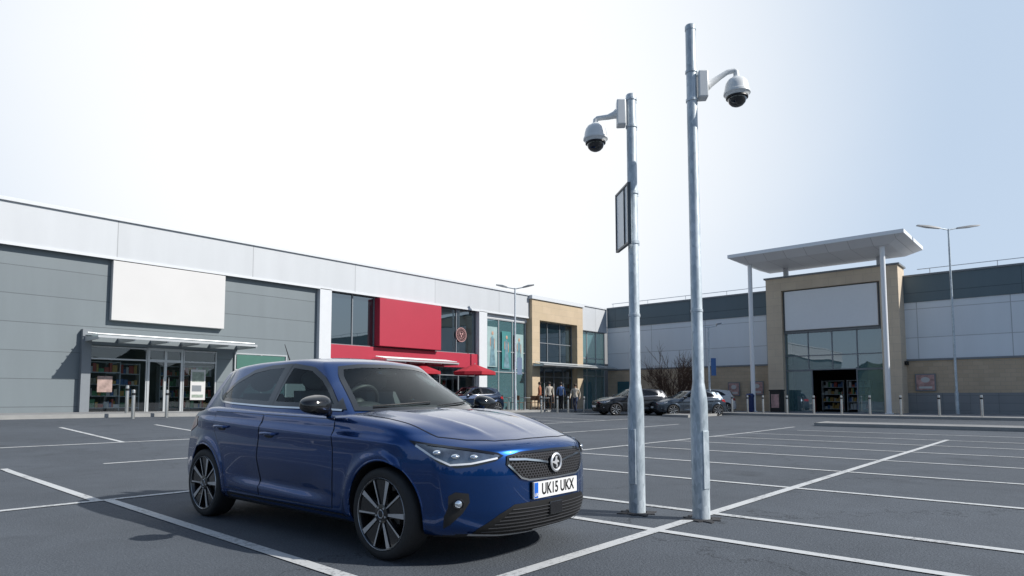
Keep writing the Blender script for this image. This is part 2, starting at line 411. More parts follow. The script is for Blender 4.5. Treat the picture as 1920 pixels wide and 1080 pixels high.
w = MB(); w.box(17.46, 27.79, F-.14, F-.004, 2.85, 3.70); part(w, 'red_band', M['red'], LB, bevel=.02)
w = MB(); w.box(7.3, 41.9, 30.6, 31.1, 0, 6.4); part(w, 'interior_wall', M['interior'], LB)
w = MB(); w.box(7.3, 41.9, F+.3, 30.59, 3.15, 3.45); part(w, 'ceiling', M['interior'], LB)
fl = MB(); fv = []
for i in range(36):
    x = 7.35+34.5*i/35; fv += [(x, F+.12, gz(x, F)+.13), (x, 30.59, gz(x, F)+.13)]
fl.add(fv, [(2*i, 2*i+2, 2*i+3, 2*i+1) for i in range(35)]); part(fl, 'shop_floor', M['interior'], LB)
for x in (12.05, 17.3, 28.2, 33.0):
    w = MB(); w.box(x, x+.1, F+.35, 30.6, 0, 3.14); part(w, 'party_wall', M['interior'], LB)
def glazing(root, name, x0, x1, z0, z1, nx, zs, gm, fm, y=F+.05, t=0.055, axis='x'):
    par = MB()
    if axis == 'x': par.add([(x0, y+.02, z0), (x1, y+.02, z0), (x1, y+.02, z1), (x0, y+.02, z1)], [(0,1,2,3)])
    else: par.add([(y+.02, x0, z0), (y+.02, x1, z0), (y+.02, x1, z1), (y+.02, x0, z1)], [(3,2,1,0)])
    p = part(par, name, gm, root, smooth=0)
    fr = MB()
    def bar(a0, a1, b0, b1):
        if axis == 'x': fr.box(a0, a1, y-.03, y+.05, b0, b1)
        else: fr.box(y-.03, y+.05, a0, a1, b0, b1)
    for i in range(nx+1):
        c = x0+(x1-x0)*i/nx; bar(c-t/2, c+t/2, z0, z1)
    y -= .003
    for z in [z0]+list(zs)+[z1]: bar(x0-t/2, x1+t/2, z-t/2, z+t/2)
    o = fr.obj('frame', fm); o.parent = p
    return p
glazing(LB, 'shop_window', 7.33, 9.3, .5, 3.0, 1, [2.55], M['glass'], M['silver'])
glazing(LB, 'entrance_door', 9.36, 10.64, .5, 3.0, 2, [2.55], M['glass'], M['silver'], t=.10)
glazing(LB, 'shop_window', 10.7, 12.02, .5, 3.0, 1, [2.55], M['glass'], M['silver'])
for x in (9.90, 10.10):
    w = MB(); w.cyl((x, F-.08, 1.2), (x, F-.08, 1.9), .018, n=8); part(w, 'door_handle', M['steel'], LB)
glazing(LB, 'shop_window', 12.8, 15.2, .9, 3.0, 2, [2.3], M['glassteal'], M['silver'], y=F-.07)
w = MB(); w.box(12.85, 15.1, F-.12, F-.10, 2.34, 2.95); part(w, 'green_sign', M['green'], LB)
glazing(LB, 'upper_window', 17.5, 20.2, 3.72, 6.33, 2, [], M['glassup'], M['greytrim'])
glazing(LB, 'upper_window', 24.5, 27.78, 3.72, 6.33, 2, [], M['glassup'], M['greytrim'])
glazing(LB, 'upper_window', 20.3, 24.4, 3.72, 6.33, 2, [], M['glassup'], M['greytrim'])
glazing(LB, 'shop_window', 17.5, 27.78, .3, 2.83, 7, [2.4], M['glass'], M['greytrim'])
glazing(LB, 'shop_window', 28.52, 32.5, .2, 6.0, 3, [2.7, 4.0], M['glassteal'], M['silver'])
glazing(LB, 'shop_window', 38.42, 41.95, .1, 5.98, 3, [2.7, 4.0], M['glassteal'], M['silver'])
w = MB(); w.box(28.5, 32.59, F, F+.3, 6.03, 6.34); part(w, 'lintel', M['whitetrim'], LB)
w = MB(); w.box(32.6, 33.4, F-.45, F+.3, -.2, 7.6); w.box(37.7, 38.4, F-.45, F+.3, -.2, 7.6); w.box(33.4, 37.7, F-.449, F+.3, 6.25, 7.6)
part(w, 'stone_portal', M['sandstone'], LB)
w = MB(); w.box(32.5, 38.5, F-.55, F+.35, 7.603, 7.85); part(w, 'coping', M['whitetrim'], LB)
glazing(LB, 'upper_window', 33.42, 37.68, 3.4, 6.22, 3, [4.8], M['glassup'], M['greytrim'])
glazing(LB, 'shop_window', 33.42, 37.68, .1, 3.1, 4, [2.5], M['glass'], M['greytrim'])
w = MB(); w.box(33.4, 37.7, F-.1, F+.3, 3.13, 3.37); part(w, 'spandrel', M['greytrim'], LB)
def canopy(x0, x1, z, d, n, gm):
    c = MB()
    c.hexa([(x0, F-d, z-.02), (x1, F-d, z-.02), (x1, F-.26, z+.12), (x0, F-.26, z+.12), (x0, F-d, z+.0), (x1, F-d, z+.0), (x1, F-.26, z+.14), (x0, F-.26, z+.14)], 0)
    c.box(x0-.03, x1+.03, F-d-.06, F-d, z-.05, z+.03, 1)
    for i in range(n+1):
        x = x0+(x1-x0)*i/n
        c.hexa([(x-.03, F-d, z-.10), (x+.03, F-d, z-.10), (x+.03, F-.02, z-.10), (x-.03, F-.02, z-.10), (x-.03, F-d, z-.021), (x+.03, F-d, z-.021), (x+.03, F-.02, z+.11), (x-.03, F-.02, z+.11)], 1)
    for k in range(5):
        yy = F-d+(k+.5)*(d-.3)/5; c.cyl((x0, yy, z+.09+.03*k), (x1, yy, z+.09+.03*k), .022, n=8, mi=1)
    part(c, 'canopy', [gm, M['silver']], LB)
canopy(7.1, 12.9, 3.25, 1.7, 5, M['canopyglass'])
canopy(20.0, 25.0, 3.0, 1.3, 4, M['canopyglass'])
canopy(32.7, 41.5, 3.25, 1.3, 6, M['canopyglass'])
# round coffee shop roundel on the upper window
PINK = mat('sign_pale_red', (.42, .24, .23), .5)
w = MB(); cx, cz, yy = 26.5, 4.8, F-.01
def annul(r0, r1, h, mi): w.lathe([(r0, 0), (r0, h), (r1, h), (r1, 0)], (cx, yy, cz), (0,-1,0), 40, mi, False)
annul(.43, .385, .02, 1); annul(.38, .26, .016, 0); annul(.235, .21, .02, 1)
w.lathe([(.205, 0), (.205, .014)], (cx, yy, cz), (0,-1,0), 32, 0)
for k in range(18):
    a = 2*pi*k/18; w.box(cx+.315*cos(a)-.016, cx+.315*cos(a)+.016, yy-.028, yy-.017, cz+.315*sin(a)-.032, cz+.315*sin(a)+.032, 1)
for k in range(3):
    a = 2*pi*k/3+.5; w.ell((cx+.095*cos(a), yy-.02, cz+.095*sin(a)), (.055, .010, .075), 12, 8, 1)
part(w, 'round_sign', [mat('sign_dark_red', (.035, .010, .013), .4), PINK], LB)
pm = [mat('poster_pale', (.30, .42, .42), .5, var=.35, scale=2), mat('poster_teal', (.05, .22, .22), .5, var=.5, scale=2), mat('poster_dress', (.12, .22, .26), .6, var=.8, scale=4), M['skin']]
for i, (a, b_, z0, z1) in enumerate(((28.75, 29.65, 3.0, 5.5), (30.1, 30.95, 2.9, 5.3), (31.3, 32.2, 2.95, 5.2))):
    w = MB(); w.box(a, b_, F-.02, F-.01, z0, z1, i % 2)
    c_ = (a+b_)/2; H_ = z1-z0
    w.ell((c_, F-.03, z0+H_*.62), (.17, .008, .36), 14, 10, 2)
    w.add([(c_-.10, F-.03, z0+H_*.60), (c_+.10, F-.03, z0+H_*.60), (c_+.30, F-.03, z0+.06), (c_-.26, F-.03, z0+.06)], [(0,1,2,3)], 2)
    w.ell((c_+.19, F-.032, z0+H_*.58), (.035, .007, .34), 10, 8, 3); w.ell((c_-.17, F-.032, z0+H_*.62), (.035, .007, .28), 10, 8, 3)
    w.ell((c_+.02, F-.034, z0+H_*.84), (.09, .008, .12), 12, 8, 3)
    part(w, 'poster', pm, LB)
w = MB(); w.box(10.98, 11.58, F-.012, F-.004, 1.0, 2.25, 0); w.box(11.04, 11.52, F-.018, F-.013, 1.75, 2.15, 1); w.box(11.04, 11.42, F-.018, F-.013, 1.35, 1.6, 2); w.box(11.04, 11.5, F-.018, F-.013, 1.1, 1.22, 1)
part(w, 'poster', [M['white'], mat('poster_photo', (.25, .3, .25), .5, var=.8, scale=6), M['greytrim']], LB)
w = MB(); w.box(7.6, 8.1, F-.012, F-.004, 1.3, 1.9, 0); part(w, 'notice', [mat('notice_photo', (.35, .25, .22), .5, var=.8, scale=5)], LB)

stockm = [mat('stock_%d' % i, c, .6) for i, c in enumerate([(.45, .08, .06), (.5, .45, .35), (.08, .16, .35), (.5, .3, .08), (.1, .3, .15), (.6, .6, .6)])]
def shelf(x, y, z, rz=0):
    root = empty('display_shelf', (x, y, z), rz, label='shop display shelf stacked with goods behind glass', cat='shelf', group='shelves behind the shop windows')
    a = MB()
    for zz in (.1, .55, 1.0, 1.45, 1.85): a.box(-.6, .6, -.2, .2, zz, zz+.03)
    a.box(-.63, -.601, -.2, .2, 0, 1.9); a.box(.601, .63, -.2, .2, 0, 1.9); sub(a, 'shelf_frame', M['whitetrim'], root)
    a = MB()
    for zz in (.13, .58, 1.03, 1.48):
        xx = -.58
        while xx < .5:
            ww = random.uniform(.06, .2); a.box(xx, xx+ww*.9, -.18, random.uniform(-.05, .15), zz+.001, zz+random.uniform(.12, .36), random.randrange(6)); xx += ww
    sub(a, 'stock', stockm, root, kind='stuff')
for k, (x, y) in enumerate([(7.9, 27.7), (8.9, 28.6), (11.0, 28.8), (11.5, 27.7), (18.4, 29), (20.8, 28.8), (24.4, 28.9), (26.4, 29), (29.5, 28.6), (31.2, 28.6), (34.2, 28.8), (36.6, 28.8), (39.5, 28.8)]):
    shelf(x, y, gz(x, y)+.14)
shelf(44.2, 11.6, .27, radians(90)); shelf(43.6, 10.0, .27, radians(90))

# ------------------------------------------------------------------ right retail building (front plane x=42, faces -x)
XR = 42.0
RB = empty('retail_building', (XR, 11, 0.3), label='grey clad store with sandstone entrance portal and flat canopy', cat='building')
def rparts(y0, y1):
    w = MB(); w.box(XR, XR+.3, y0, y1, 3.2, 6.4); part(w, 'cladding_wall', M['lightclad'], RB)
    w = MB(); w.box(XR-.06, XR+.3, y0, y1, 6.403, 7.85); part(w, 'dark_band', M['darkband'], RB)
    w = MB(); w.box(XR-.02, XR+.3, y0, y1, -.2, 3.197); part(w, 'brick_wall', M['sandbrick'], RB)
    w = MB(); w.box(XR-.12, XR+.35, y0, y1, 7.853, 7.95); part(w, 'coping', M['greytrim'], RB)
    w = MB(); w.box(XR-.09, XR-.021, y0, y1, 3.13, 3.23); part(w, 'trim', M['greytrim'], RB)
rparts(14.3, 26.75); rparts(-28, 7.25)
w = MB(); w.box(XR-.06, XR-.022, -28, 7.2, -.2, 1.35); part(w, 'plinth', M['plinth'], RB)
w = MB(); w.box(XR+.35, XR+26, -28, 6.98, -.2, 7.5); w.box(XR+.35, XR+26, 14.42, 27.0, -.2, 7.5); w.box(46, XR+26, 6.98, 14.42, -.2, 7.5); w.box(XR+.35, 46, 6.98, 14.42, 6.1, 7.5); part(w, 'roof', M['roof'], RB)
for (ya, yb) in ((14.6, 26.7), (-27, 6.6)):
    w = MB(); y = ya
    while y <= yb: w.cyl((XR+.6, y, 7.5), (XR+.6, y, 8.35), .02, n=6); y += 3
    w.cyl((XR+.6, ya, 8.33), (XR+.6, yb, 8.33), .022, n=6); part(w, 'roof_rail', M['whitetrim'], RB)
XP = 40.6
w = MB(); w.box(XP, XR+.3, 13.4, 14.3, -.2, 8.4); w.box(XP, XR+.3, 7.2, 8.1, -.2, 8.4); w.box(XP+.001, XR+.3, 8.1, 13.4, 7.62, 8.4)
part(w, 'stone_portal', M['palestone'], RB)
w = MB(); w.box(XP-.08, XR+.3, 7.1, 14.4, 8.403, 8.5); part(w, 'coping', M['greytrim'], RB)
w = MB(); w.box(XP+.12, XP+.3, 8.25, 13.25, 5.15, 7.55); part(w, 'sign_panel', M['brightwhite'], RB, bevel=.02)
w = MB(); w.box(XP+.35, XP+.5, 8.1, 13.4, 5.0, 7.62); part(w, 'panel_frame', M['greytrim'], RB)
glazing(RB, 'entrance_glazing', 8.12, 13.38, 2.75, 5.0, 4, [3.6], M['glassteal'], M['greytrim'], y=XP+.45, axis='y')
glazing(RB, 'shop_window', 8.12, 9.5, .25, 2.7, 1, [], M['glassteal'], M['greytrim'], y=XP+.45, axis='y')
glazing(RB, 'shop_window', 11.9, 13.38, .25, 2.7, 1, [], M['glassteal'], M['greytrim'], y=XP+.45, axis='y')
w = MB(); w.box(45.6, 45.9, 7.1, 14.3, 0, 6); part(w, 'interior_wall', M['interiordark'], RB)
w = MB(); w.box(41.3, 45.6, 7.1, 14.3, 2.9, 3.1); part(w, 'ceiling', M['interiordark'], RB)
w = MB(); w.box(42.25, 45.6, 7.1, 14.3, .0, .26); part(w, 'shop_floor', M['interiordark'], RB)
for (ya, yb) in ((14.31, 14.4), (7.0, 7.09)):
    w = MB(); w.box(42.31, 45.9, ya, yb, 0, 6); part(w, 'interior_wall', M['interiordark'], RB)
w = MB(); w.box(43.0, 43.4, 12.4, 13.4, .27, 1.2); part(w, 'service_counter', M['red'], RB, bevel=.02)
w = MB(); a0, a1, b0, b1 = 37.5, 42.8, 6.3, 15.4
w.hexa([(a0, b0, 9.44), (a1, b0, 9.44), (a1, b1, 9.44), (a0, b1, 9.44), (a0, b0, 9.64), (a1, b0, 9.64), (a1, b1, 9.64), (a0, b1, 9.64)], 0)
w.add([(a0+.02, b0+.02, 9.438), (a1-.02, b0+.02, 9.438), (a1-.02, b1-.02, 9.438), (a0+.02, b1-.02, 9.438), (a0+.7, b0+.8, 9.1), (a1-.5, b0+.8, 9.1), (a1-.5, b1-.8, 9.1), (a0+.7, b1-.8, 9.1)],
      [(0,1,5,4), (1,2,6,5), (2,3,7,6), (3,0,4,7), (4,5,6,7)], 1)
part(w, 'canopy', [M['brightwhite'], M['soffit']], RB, smooth=0)
for y in (14.5, 7.5):
    w = MB(); w.cyl((38.6, y, .1), (38.6, y, 9.12), .125, n=20); w.cyl((38.6, y, .1), (38.6, y, .3), .2, n=20); part(w, 'column', M['brightwhite'], RB)
for y in (13.3, 8.2):
    w = MB(); w.box(41.2, 41.45, y-.12, y+.12, 8.5, 9.15); part(w, 'roof_post', M['whitetrim'], RB)
w = MB(); w.box(XR-.07, XR-.03, 24.9, 25.9, .2, 2.3); part(w, 'service_door', M['teal'], RB, bevel=.01)
def wall_poster(y, z0, z1, ww, c):
    w = MB(); w.box(XR-.12, XR-.07, y-ww/2, y+ww/2, z0, z1, 0); w.box(XR-.13, XR-.121, y-ww/2+.06, y+ww/2-.06, z0+.06, z1-.06, 1)
    w.ell((XR-.133, y, z0+(z1-z0)*.65), (.004, ww*.22, (z1-z0)*.16), 14, 8, 2)
    w.box(XR-.134, XR-.1305, y-ww*.32, y+ww*.32, z0+.14, z0+.26, 2)
    part(w, 'wall_poster', [M['greytrim'], c, M['white']], RB)
wall_poster(6.35, 1.45, 2.4, .95, M['poster1']); wall_poster(17.0, 1.2, 2.1, .8, M['poster1']); wall_poster(15.5, 1.25, 2.15, .85, M['poster1'])

# ------------------------------------------------------------------ car
FRONT = (Vector((0,1,0)), Vector((0,0,1)), Vector((1,0,0)))
def SIDE(s): return (Vector((1,0,0)), Vector((0,0,1)), Vector((0,s,0)))
TOP = (Vector((1,0,0)), Vector((0,1,0)), Vector((0,0,1)))
BACK = (Vector((0,-1,0)), Vector((0,0,1)), Vector((-1,0,0)))
def diag(nx, ny):
    Nn = Vector((nx, ny, 0)).normalized(); V = Vector((0,0,1)); U = V.cross(Nn); return (U, V, Nn)
def rbox(hx, hy, hz, nx, ny, nz, r, fn):
    idx = {}; vs = []; fs = []
    def vid(i, j, k):
        key = (i, j, k)
        if key in idx: return idx[key]
        p = Vector((-hx+2*hx*i/nx, -hy+2*hy*j/ny, -hz+2*hz*k/nz))
        q = Vector((cl(p.x, -hx+r, hx-r), cl(p.y, -hy+r, hy-r), cl(p.z, -hz+r, hz-r)))
        d = p-q
        if d.length > 1e-9: p = q+d.normalized()*r
        vs.append(fn(p.x/hx, p.y/hy, cl((p.z+hz)/(2*hz)))); idx[key] = len(vs)-1; return idx[key]
    for i in range(nx):
        for j in range(ny):
            fs.append((vid(i,j,0), vid(i,j+1,0), vid(i+1,j+1,0), vid(i+1,j,0)))
            fs.append((vid(i,j,nz), vid(i+1,j,nz), vid(i+1,j+1,nz), vid(i,j+1,nz)))
    for i in range(nx):
        for k in range(nz):
            fs.append((vid(i,0,k), vid(i+1,0,k), vid(i+1,0,k+1), vid(i,0,k+1)))
            fs.append((vid(i,ny,k), vid(i,ny,k+1), vid(i+1,ny,k+1), vid(i+1,ny,k)))
    for j in range(ny):
        for k in range(nz):
            fs.append((vid(0,j,k), vid(0,j,k+1), vid(0,j+1,k+1), vid(0,j+1,k)))
            fs.append((vid(nx,j,k), vid(nx,j+1,k), vid(nx,j+1,k+1), vid(nx,j,k+1)))
    return vs, fs
DECK = [(-3.23, .98), (-3.0, 1.0), (-2.5, 1.03), (-1.5, 1.0), (-.8, .985), (-.4, 1.012), (-.15, 1.002), (.15, .968), (.45, .912), (.65, .860), (.83, .79)]
CROWN = [(-3.2, .02), (-1, .015), (-.5, .04), (.1, .060), (.83, .045)]
WS = [(.18, .925), (.28, .972), (.42, .992), (.6, 1.0), (.75, .992), (.88, .968), (1.02, .935)]
PL = [(-3.23, .90), (-2.9, .955), (-2.54, .985), (-1.8, 1.0), (-.6, .995), (0, .985), (.4, .955), (.83, .91)]
FXP = [(.18, -.075), (.25, -.02), (.38, .004), (.55, 0), (.68, -.012), (.78, -.05), (.85, -.10)]
RXP = [(.2, .06), (.4, 0), (.7, .03), (1.0, .12)]
def bodymap(s, t, c):
    x = -1.2+2.03*s; fr = sm(.55, 1, s); rr = sm(.6, 1, -s)
    zt = ip(x, DECK)-ip(x, CROWN)*t*t; zb = .19+.03*rr+.0*fr
    z = zb+(zt-zb)*c
    y = t*.8825*ip(z, WS)*ip(x, PL); sg = 1 if t > 0 else -1
    e = sm(.80, .97, abs(t))
    if e > 0:
        win = sm(-2.2, -1.7, x)*(1-sm(-.95, -.42, x))
        zc = .40-.03*(x+1.3)
        dd = (z-zc)
        dy = -.034*win*(max(0, 1-dd/.20) if dd > 0 else max(0, 1+dd/.06))
        zl2 = .80+.035*(-x)
        dz = z-zl2
        dy += .020*(max(0, 1-dz/.04) if dz > 0 else max(0, 1+dz/.09))*sm(-3.2, -2.9, x)*(1-sm(.1, .5, x))
        for xw in (0, -2.538):
            r = hypot(x-xw, z-.32); dy += .018*exp(-((r-.38)/.04)**2)*(1 if z > .25 else .3)
        y += sg*dy*e
    if c > .9 and x > -.6:
        yl = .54-.14*sm(-.4, .75, x); k = sm(-.6, -.3, x)*(1-sm(.5, .8, x))*sm(.9, 1, c)
        da = abs(y)-yl
        z += k*(.015*(max(0, 1-da/.12) if da > 0 else max(0, 1+da/.04))+.008*max(0, 1-abs(y)/.04))
    x += fr*(-.34*abs(t)**3+ip(z, FXP)); x += rr*(.17*abs(t)**3+ip(z, RXP))
    return (x, y, z)
ROOF = [(-3.0, 1.36), (-2.5, 1.425), (-2.0, 1.458), (-1.5, 1.465), (-1.2, 1.445), (-.9, 1.39)]
def ghmap(s, t, c):
    xf = -.20-(.80)*(c**1.08); xr = -3.10+.20*c**1.5
    x = (xf+xr)/2+s*(xf-xr)/2
    fr = sm(.0, 1, s); rr = sm(.5, 1, -s)
    x += -fr*(.26-.13*c)*abs(t)**2.4+rr*.16*abs(t)**2.5
    z = .92+(ip(x, ROOF)-.04*t*t-.92)*c
    hw = .815-(.815-.60)*c**1.15
    pl = 1-.07*sm(.3, 1, s)-.12*sm(.35, 1, -s)
    return (x, t*hw*pl, z)
def rawmesh(vs, fs):
    me = bpy.data.meshes.new('tmp'); me.from_pydata(vs, [], fs); me.update(); return me
def inpoly(p, P):
    x, y = p; r = False; n = len(P)
    for i in range(n):
        x0, y0 = P[i]; x1, y1 = P[i-1]
        if (y0 > y) != (y1 > y) and x < (x1-x0)*(y-y0)/(y1-y0)+x0: r = not r
    return r
def offs(P, d):
    A = sum(P[i-1][0]*P[i][1]-P[i][0]*P[i-1][1] for i in range(len(P)))
    sgn = 1 if A > 0 else -1; R = []
    for i in range(len(P)):
        p0 = Vector(P[i-1]); p1 = Vector(P[i]); p2 = Vector(P[(i+1) % len(P)])
        e1 = (p1-p0).normalized(); e2 = (p2-p1).normalized()
        n1 = Vector((e1.y, -e1.x))*sgn; n2 = Vector((e2.y, -e2.x))*sgn
        b = (n1+n2); b = b/max(.3, b.length_squared)*2 if b.length > 1e-6 else n1
        q = p1+b*d; R.append((q.x, q.y))
    return R
def subdiv_loop(P, n):
    R = []
    for i in range(len(P)):
        a = P[i]; b = P[(i+1) % len(P)]
        for k in range(n): R.append((a[0]+(b[0]-a[0])*k/n, a[1]+(b[1]-a[1])*k/n))
    return R
def smooth_poly(P, it=2):
    for _ in range(it):
        R = []
        for i in range(len(P)):
            a = P[i]; b = P[(i+1) % len(P)]
            R.append((a[0]*.75+b[0]*.25, a[1]*.75+b[1]*.25)); R.append((a[0]*.25+b[0]*.75, a[1]*.25+b[1]*.75))
        P = R
    return P
def proj(bvh, fr, a, b, off):
    U, V, Nn = fr; o = U*a+V*b+Nn*5
    loc, nor, i, d = bvh.ray_cast(o, -Nn)
    if loc is None: 
        loc, nor, i, d = bvh.find_nearest(U*a+V*b+Nn*.8)
    if nor.dot(Nn) < 0: nor = -nor
    return loc+nor*off
def patch(mb, bvh, fr, poly, off, step=.03, mi=0):
    bm = bmesh.new(); bm.faces.new([bm.verts.new((p[0], p[1], 0)) for p in poly])
    xs_ = [p[0] for p in poly]; ys_ = [p[1] for p in poly]
    v = min(xs_)+step
    while v < max(xs_): bmesh.ops.bisect_plane(bm, geom=bm.verts[:]+bm.edges[:]+bm.faces[:], dist=1e-6, plane_co=(v,0,0), plane_no=(1,0,0)); v += step
    v = min(ys_)+step
    while v < max(ys_): bmesh.ops.bisect_plane(bm, geom=bm.verts[:]+bm.edges[:]+bm.faces[:], dist=1e-6, plane_co=(0,v,0), plane_no=(0,1,0)); v += step
    bm.verts.index_update(); vs = [proj(bvh, fr, q.co.x, q.co.y, off) for q in bm.verts]
    fs = []
    Nn = fr[2]
    for f in bm.faces:
        ids = [q.index for q in f.verts]
        n_ = Vector((0,0,0))
        for i in range(len(ids)): n_ += (vs[ids[i-1]]-vs[ids[0]]).cross(vs[ids[i]]-vs[ids[0]])
        if n_.dot(Nn) < 0: ids.reverse()
        fs.append(ids)
    bm.free(); mb.add(vs, fs, mi)
def ring(mb, bvh, fr, poly, do, di, off, mi=0, n=6):
    a = subdiv_loop(offs(poly, do), n); b = subdiv_loop(offs(poly, -di), n); m = len(a)
    vs = [proj(bvh, fr, p[0], p[1], off) for p in a]+[proj(bvh, fr, p[0], p[1], off) for p in b]
    f2 = []
    for i in range(m):
        f = (i, (i+1) % m, m+(i+1) % m, m+i)
        nn = (vs[f[1]]-vs[f[0]]).cross(vs[f[2]]-vs[f[1]]); f2.append(f if nn.dot(fr[2]) > 0 else f[::-1])
    mb.add(vs, f2, mi)
def strip(mb, bvh, fr, pts, w, off, mi=0, closed=False, step=.025):
    P = [Vector(p) for p in pts]
    if closed: P.append(P[0])
    L = []
    for i in range(len(P)-1):
        n = max(1, int((P[i+1]-P[i]).length/step)); L += [P[i].lerp(P[i+1], k/n) for k in range(n)]
    L.append(P[-1]); vs = []
    for i, p in enumerate(L):
        d = (L[min(i+1, len(L)-1)]-L[max(0, i-1)]).normalized(); q = Vector((-d.y, d.x))*w/2
        for s2 in (1, -1): r = p+q*s2; vs.append(proj(bvh, fr, r.x, r.y, off))
    fs = []
    for i in range(len(L)-1):
        f = (2*i, 2*i+1, 2*i+3, 2*i+2); nn = (vs[f[1]]-vs[f[0]]).cross(vs[f[2]]-vs[f[1]]); fs.append(f if nn.dot(fr[2]) > 0 else f[::-1])
    mb.add(vs, fs, mi)

def paint_mat(name, col, metal=.55):
    m, nt, b = principled(name)
    tc = N(nt, 'ShaderNodeTexCoord'); v = N(nt, 'ShaderNodeTexNoise', Scale=900.0, Detail=1.0); nt.links.new(tc.outputs['Object'], v.inputs['Vector'])
    mx = N(nt, 'ShaderNodeMix', data_type='RGBA'); mx.inputs[6].default_value = c4([x*.6 for x in col]); mx.inputs[7].default_value = c4([min(1, x*1.5) for x in col])
    nt.links.new(v.outputs['Fac'], mx.inputs[0]); nt.links.new(mx.outputs[2], b.inputs['Base Color'])
    b.inputs['Metallic'].default_value = metal; b.inputs['Roughness'].default_value = .27; b.inputs['Specular IOR Level'].default_value = .2
    b.inputs['Coat Weight'].default_value = 1.0; b.inputs['Coat Roughness'].default_value = .006; b.inputs['Coat IOR'].default_value = 1.5
    return m
PAINT = paint_mat('blue_metallic_paint', (.003, .040, .165), .75)
GB = mat('gloss_black_trim', (.008, .008, .009), .12, coat=.5)
MB_ = mat('matt_black_trim', (.014, .014, .015), .6)
CH = mat('chrome_trim', (.65, .66, .68), .15, 1.0, var=.03)
TYRE = mat('tyre_rubber', (.018, .018, .019), .7, var=.3, scale=30, bump=.2, bscale=120)
RIMB = mat('rim_gloss_black', (.010, .010, .011), .2, coat=.5)
RIMS = mat('rim_machined', (.58, .59, .61), .28, .7, var=.05)
DISC = mat('brake_disc', (.12, .11, .105), .4, .7)
CARGLASS = glass_mat('car_glass', (.80, .92, .89), .0, .01, ior=1.27)
CARGLASSD = glass_mat('car_glass_tinted', (.30, .36, .36), .02, .01, ior=1.4)
SEAT = mat('seat_fabric', (.075, .078, .085), .9, bump=.3)
DASH = mat('dashboard_plastic', (.018, .018, .02), .7)
PWHITE = mat('plate_white', (.76, .76, .75), .4, var=.03); PBLUE = mat('plate_blue', (.01, .12, .55), .4); PBLK = mat('plate_black', (.01, .01, .01), .4)
LENSC = mat('lamp_reflector', (.75, .80, .85), .08, .9, var=.1, scale=30)
LED = mat('lamp_strip', (.80, .82, .86), .25, .0, coat=.5, var=.02)
REDL = mat('tail_lamp_red', (.35, .01, .01), .15, coat=.8)
BOWL = mat('lamp_bowl', (.17, .20, .24), .14, .75, var=.6, scale=26, coat=.9)
def hex_mat():
    m, nt, b = principled('grille_mesh')
    tc = N(nt, 'ShaderNodeTexCoord'); mp = N(nt, 'ShaderNodeMapping'); mp.inputs['Scale'].default_value = (0, 36, 58)
    nt.links.new(tc.outputs['Object'], mp.inputs[0])
    sx = N(nt, 'ShaderNodeSeparateXYZ'); nt.links.new(mp.outputs[0], sx.inputs[0])
    row = mth(nt, 'MULTIPLY', mth(nt, 'MODULO', mth(nt, 'FLOOR', mth(nt, 'ADD', sx.outputs[2], .5)), 2.0), .5)
    fx = mth(nt, 'ABSOLUTE', mth(nt, 'SUBTRACT', mth(nt, 'FRACT', mth(nt, 'ADD', mth(nt, 'ADD', sx.outputs[1], row), 100.0)), .5))
    fz = mth(nt, 'ABSOLUTE', mth(nt, 'SUBTRACT', mth(nt, 'FRACT', mth(nt, 'ADD', sx.outputs[2], .5)), .5))
    d = mth(nt, 'MAXIMUM', mth(nt, 'ADD', fx, mth(nt, 'MULTIPLY', fz, .5)), fz)
    edge = mth(nt, 'GREATER_THAN', d, .40)
    mx = N(nt, 'ShaderNodeMix', data_type='RGBA'); mx.inputs[6].default_value = (.002, .002, .002, 1); mx.inputs[7].default_value = (.05, .05, .055, 1)
    nt.links.new(edge, mx.inputs[0]); nt.links.new(mx.outputs[2], b.inputs['Base Color'])
    nt.links.new(mth(nt, 'ADD', mth(nt, 'MULTIPLY', edge, -.5), .85), b.inputs['Roughness'])
    b.inputs['Specular IOR Level'].default_value = .25
    bp = N(nt, 'ShaderNodeBump', Strength=.6, Distance=.01); nt.links.new(edge, bp.inputs['Height']); nt.links.new(bp.outputs['Normal'], b.inputs['Normal'])
    return m
HEXM = hex_mat()

WF = [(-.70, 1.03), (-.86, 1.145), (-1.02, 1.25), (-1.20, 1.335), (-1.46, 1.37), (-1.51, 1.05)]
WR = [(-1.60, 1.05), (-1.56, 1.37), (-1.80, 1.365), (-2.05, 1.335), (-2.30, 1.24), (-2.48, 1.115), (-2.40, 1.08)]
WS_ = [(-.665, 1.01), (-.60, 1.13), (-.515, 1.285), (-.47, 1.345), (-.3, 1.366), (0, 1.373), (.3, 1.366), (.47, 1.345), (.515, 1.285), (.60, 1.13), (.665, 1.01), (.35, 1.005), (0, 1.0), (-.35, 1.005)]
WB = [(-.55, 1.07), (-.45, 1.28), (.45, 1.28), (.55, 1.07)]
car = empty('parked_car', (3.55, 3.55, 0), radians(-87.6), label='glossy dark blue five door hatchback parked in a marked bay', cat='car')
vs, fs = rbox(2.03, .8825, .41, 200, 88, 56, .05, bodymap)
me = rawmesh(vs, fs); bvh = BVHTree.FromPolygons([Vector(v) for v in vs], fs)
bo = bpy.data.objects.new('body', me); COL.objects.link(bo)
cut = MB()
for xw in (0, -2.538):
    for sg in (1, -1):
        cut.lathe([(.346, 0), (.346, .5)], (xw, .58*sg if sg > 0 else -1.08, .325), (0,1,0), 56)
co = cut.obj('cutter', MB_); md = bo.modifiers.new('b', 'BOOLEAN'); md.object = co; md.operation = 'DIFFERENCE'; md.solver = 'EXACT'
dg = bpy.context.evaluated_depsgraph_get(); dg.update()
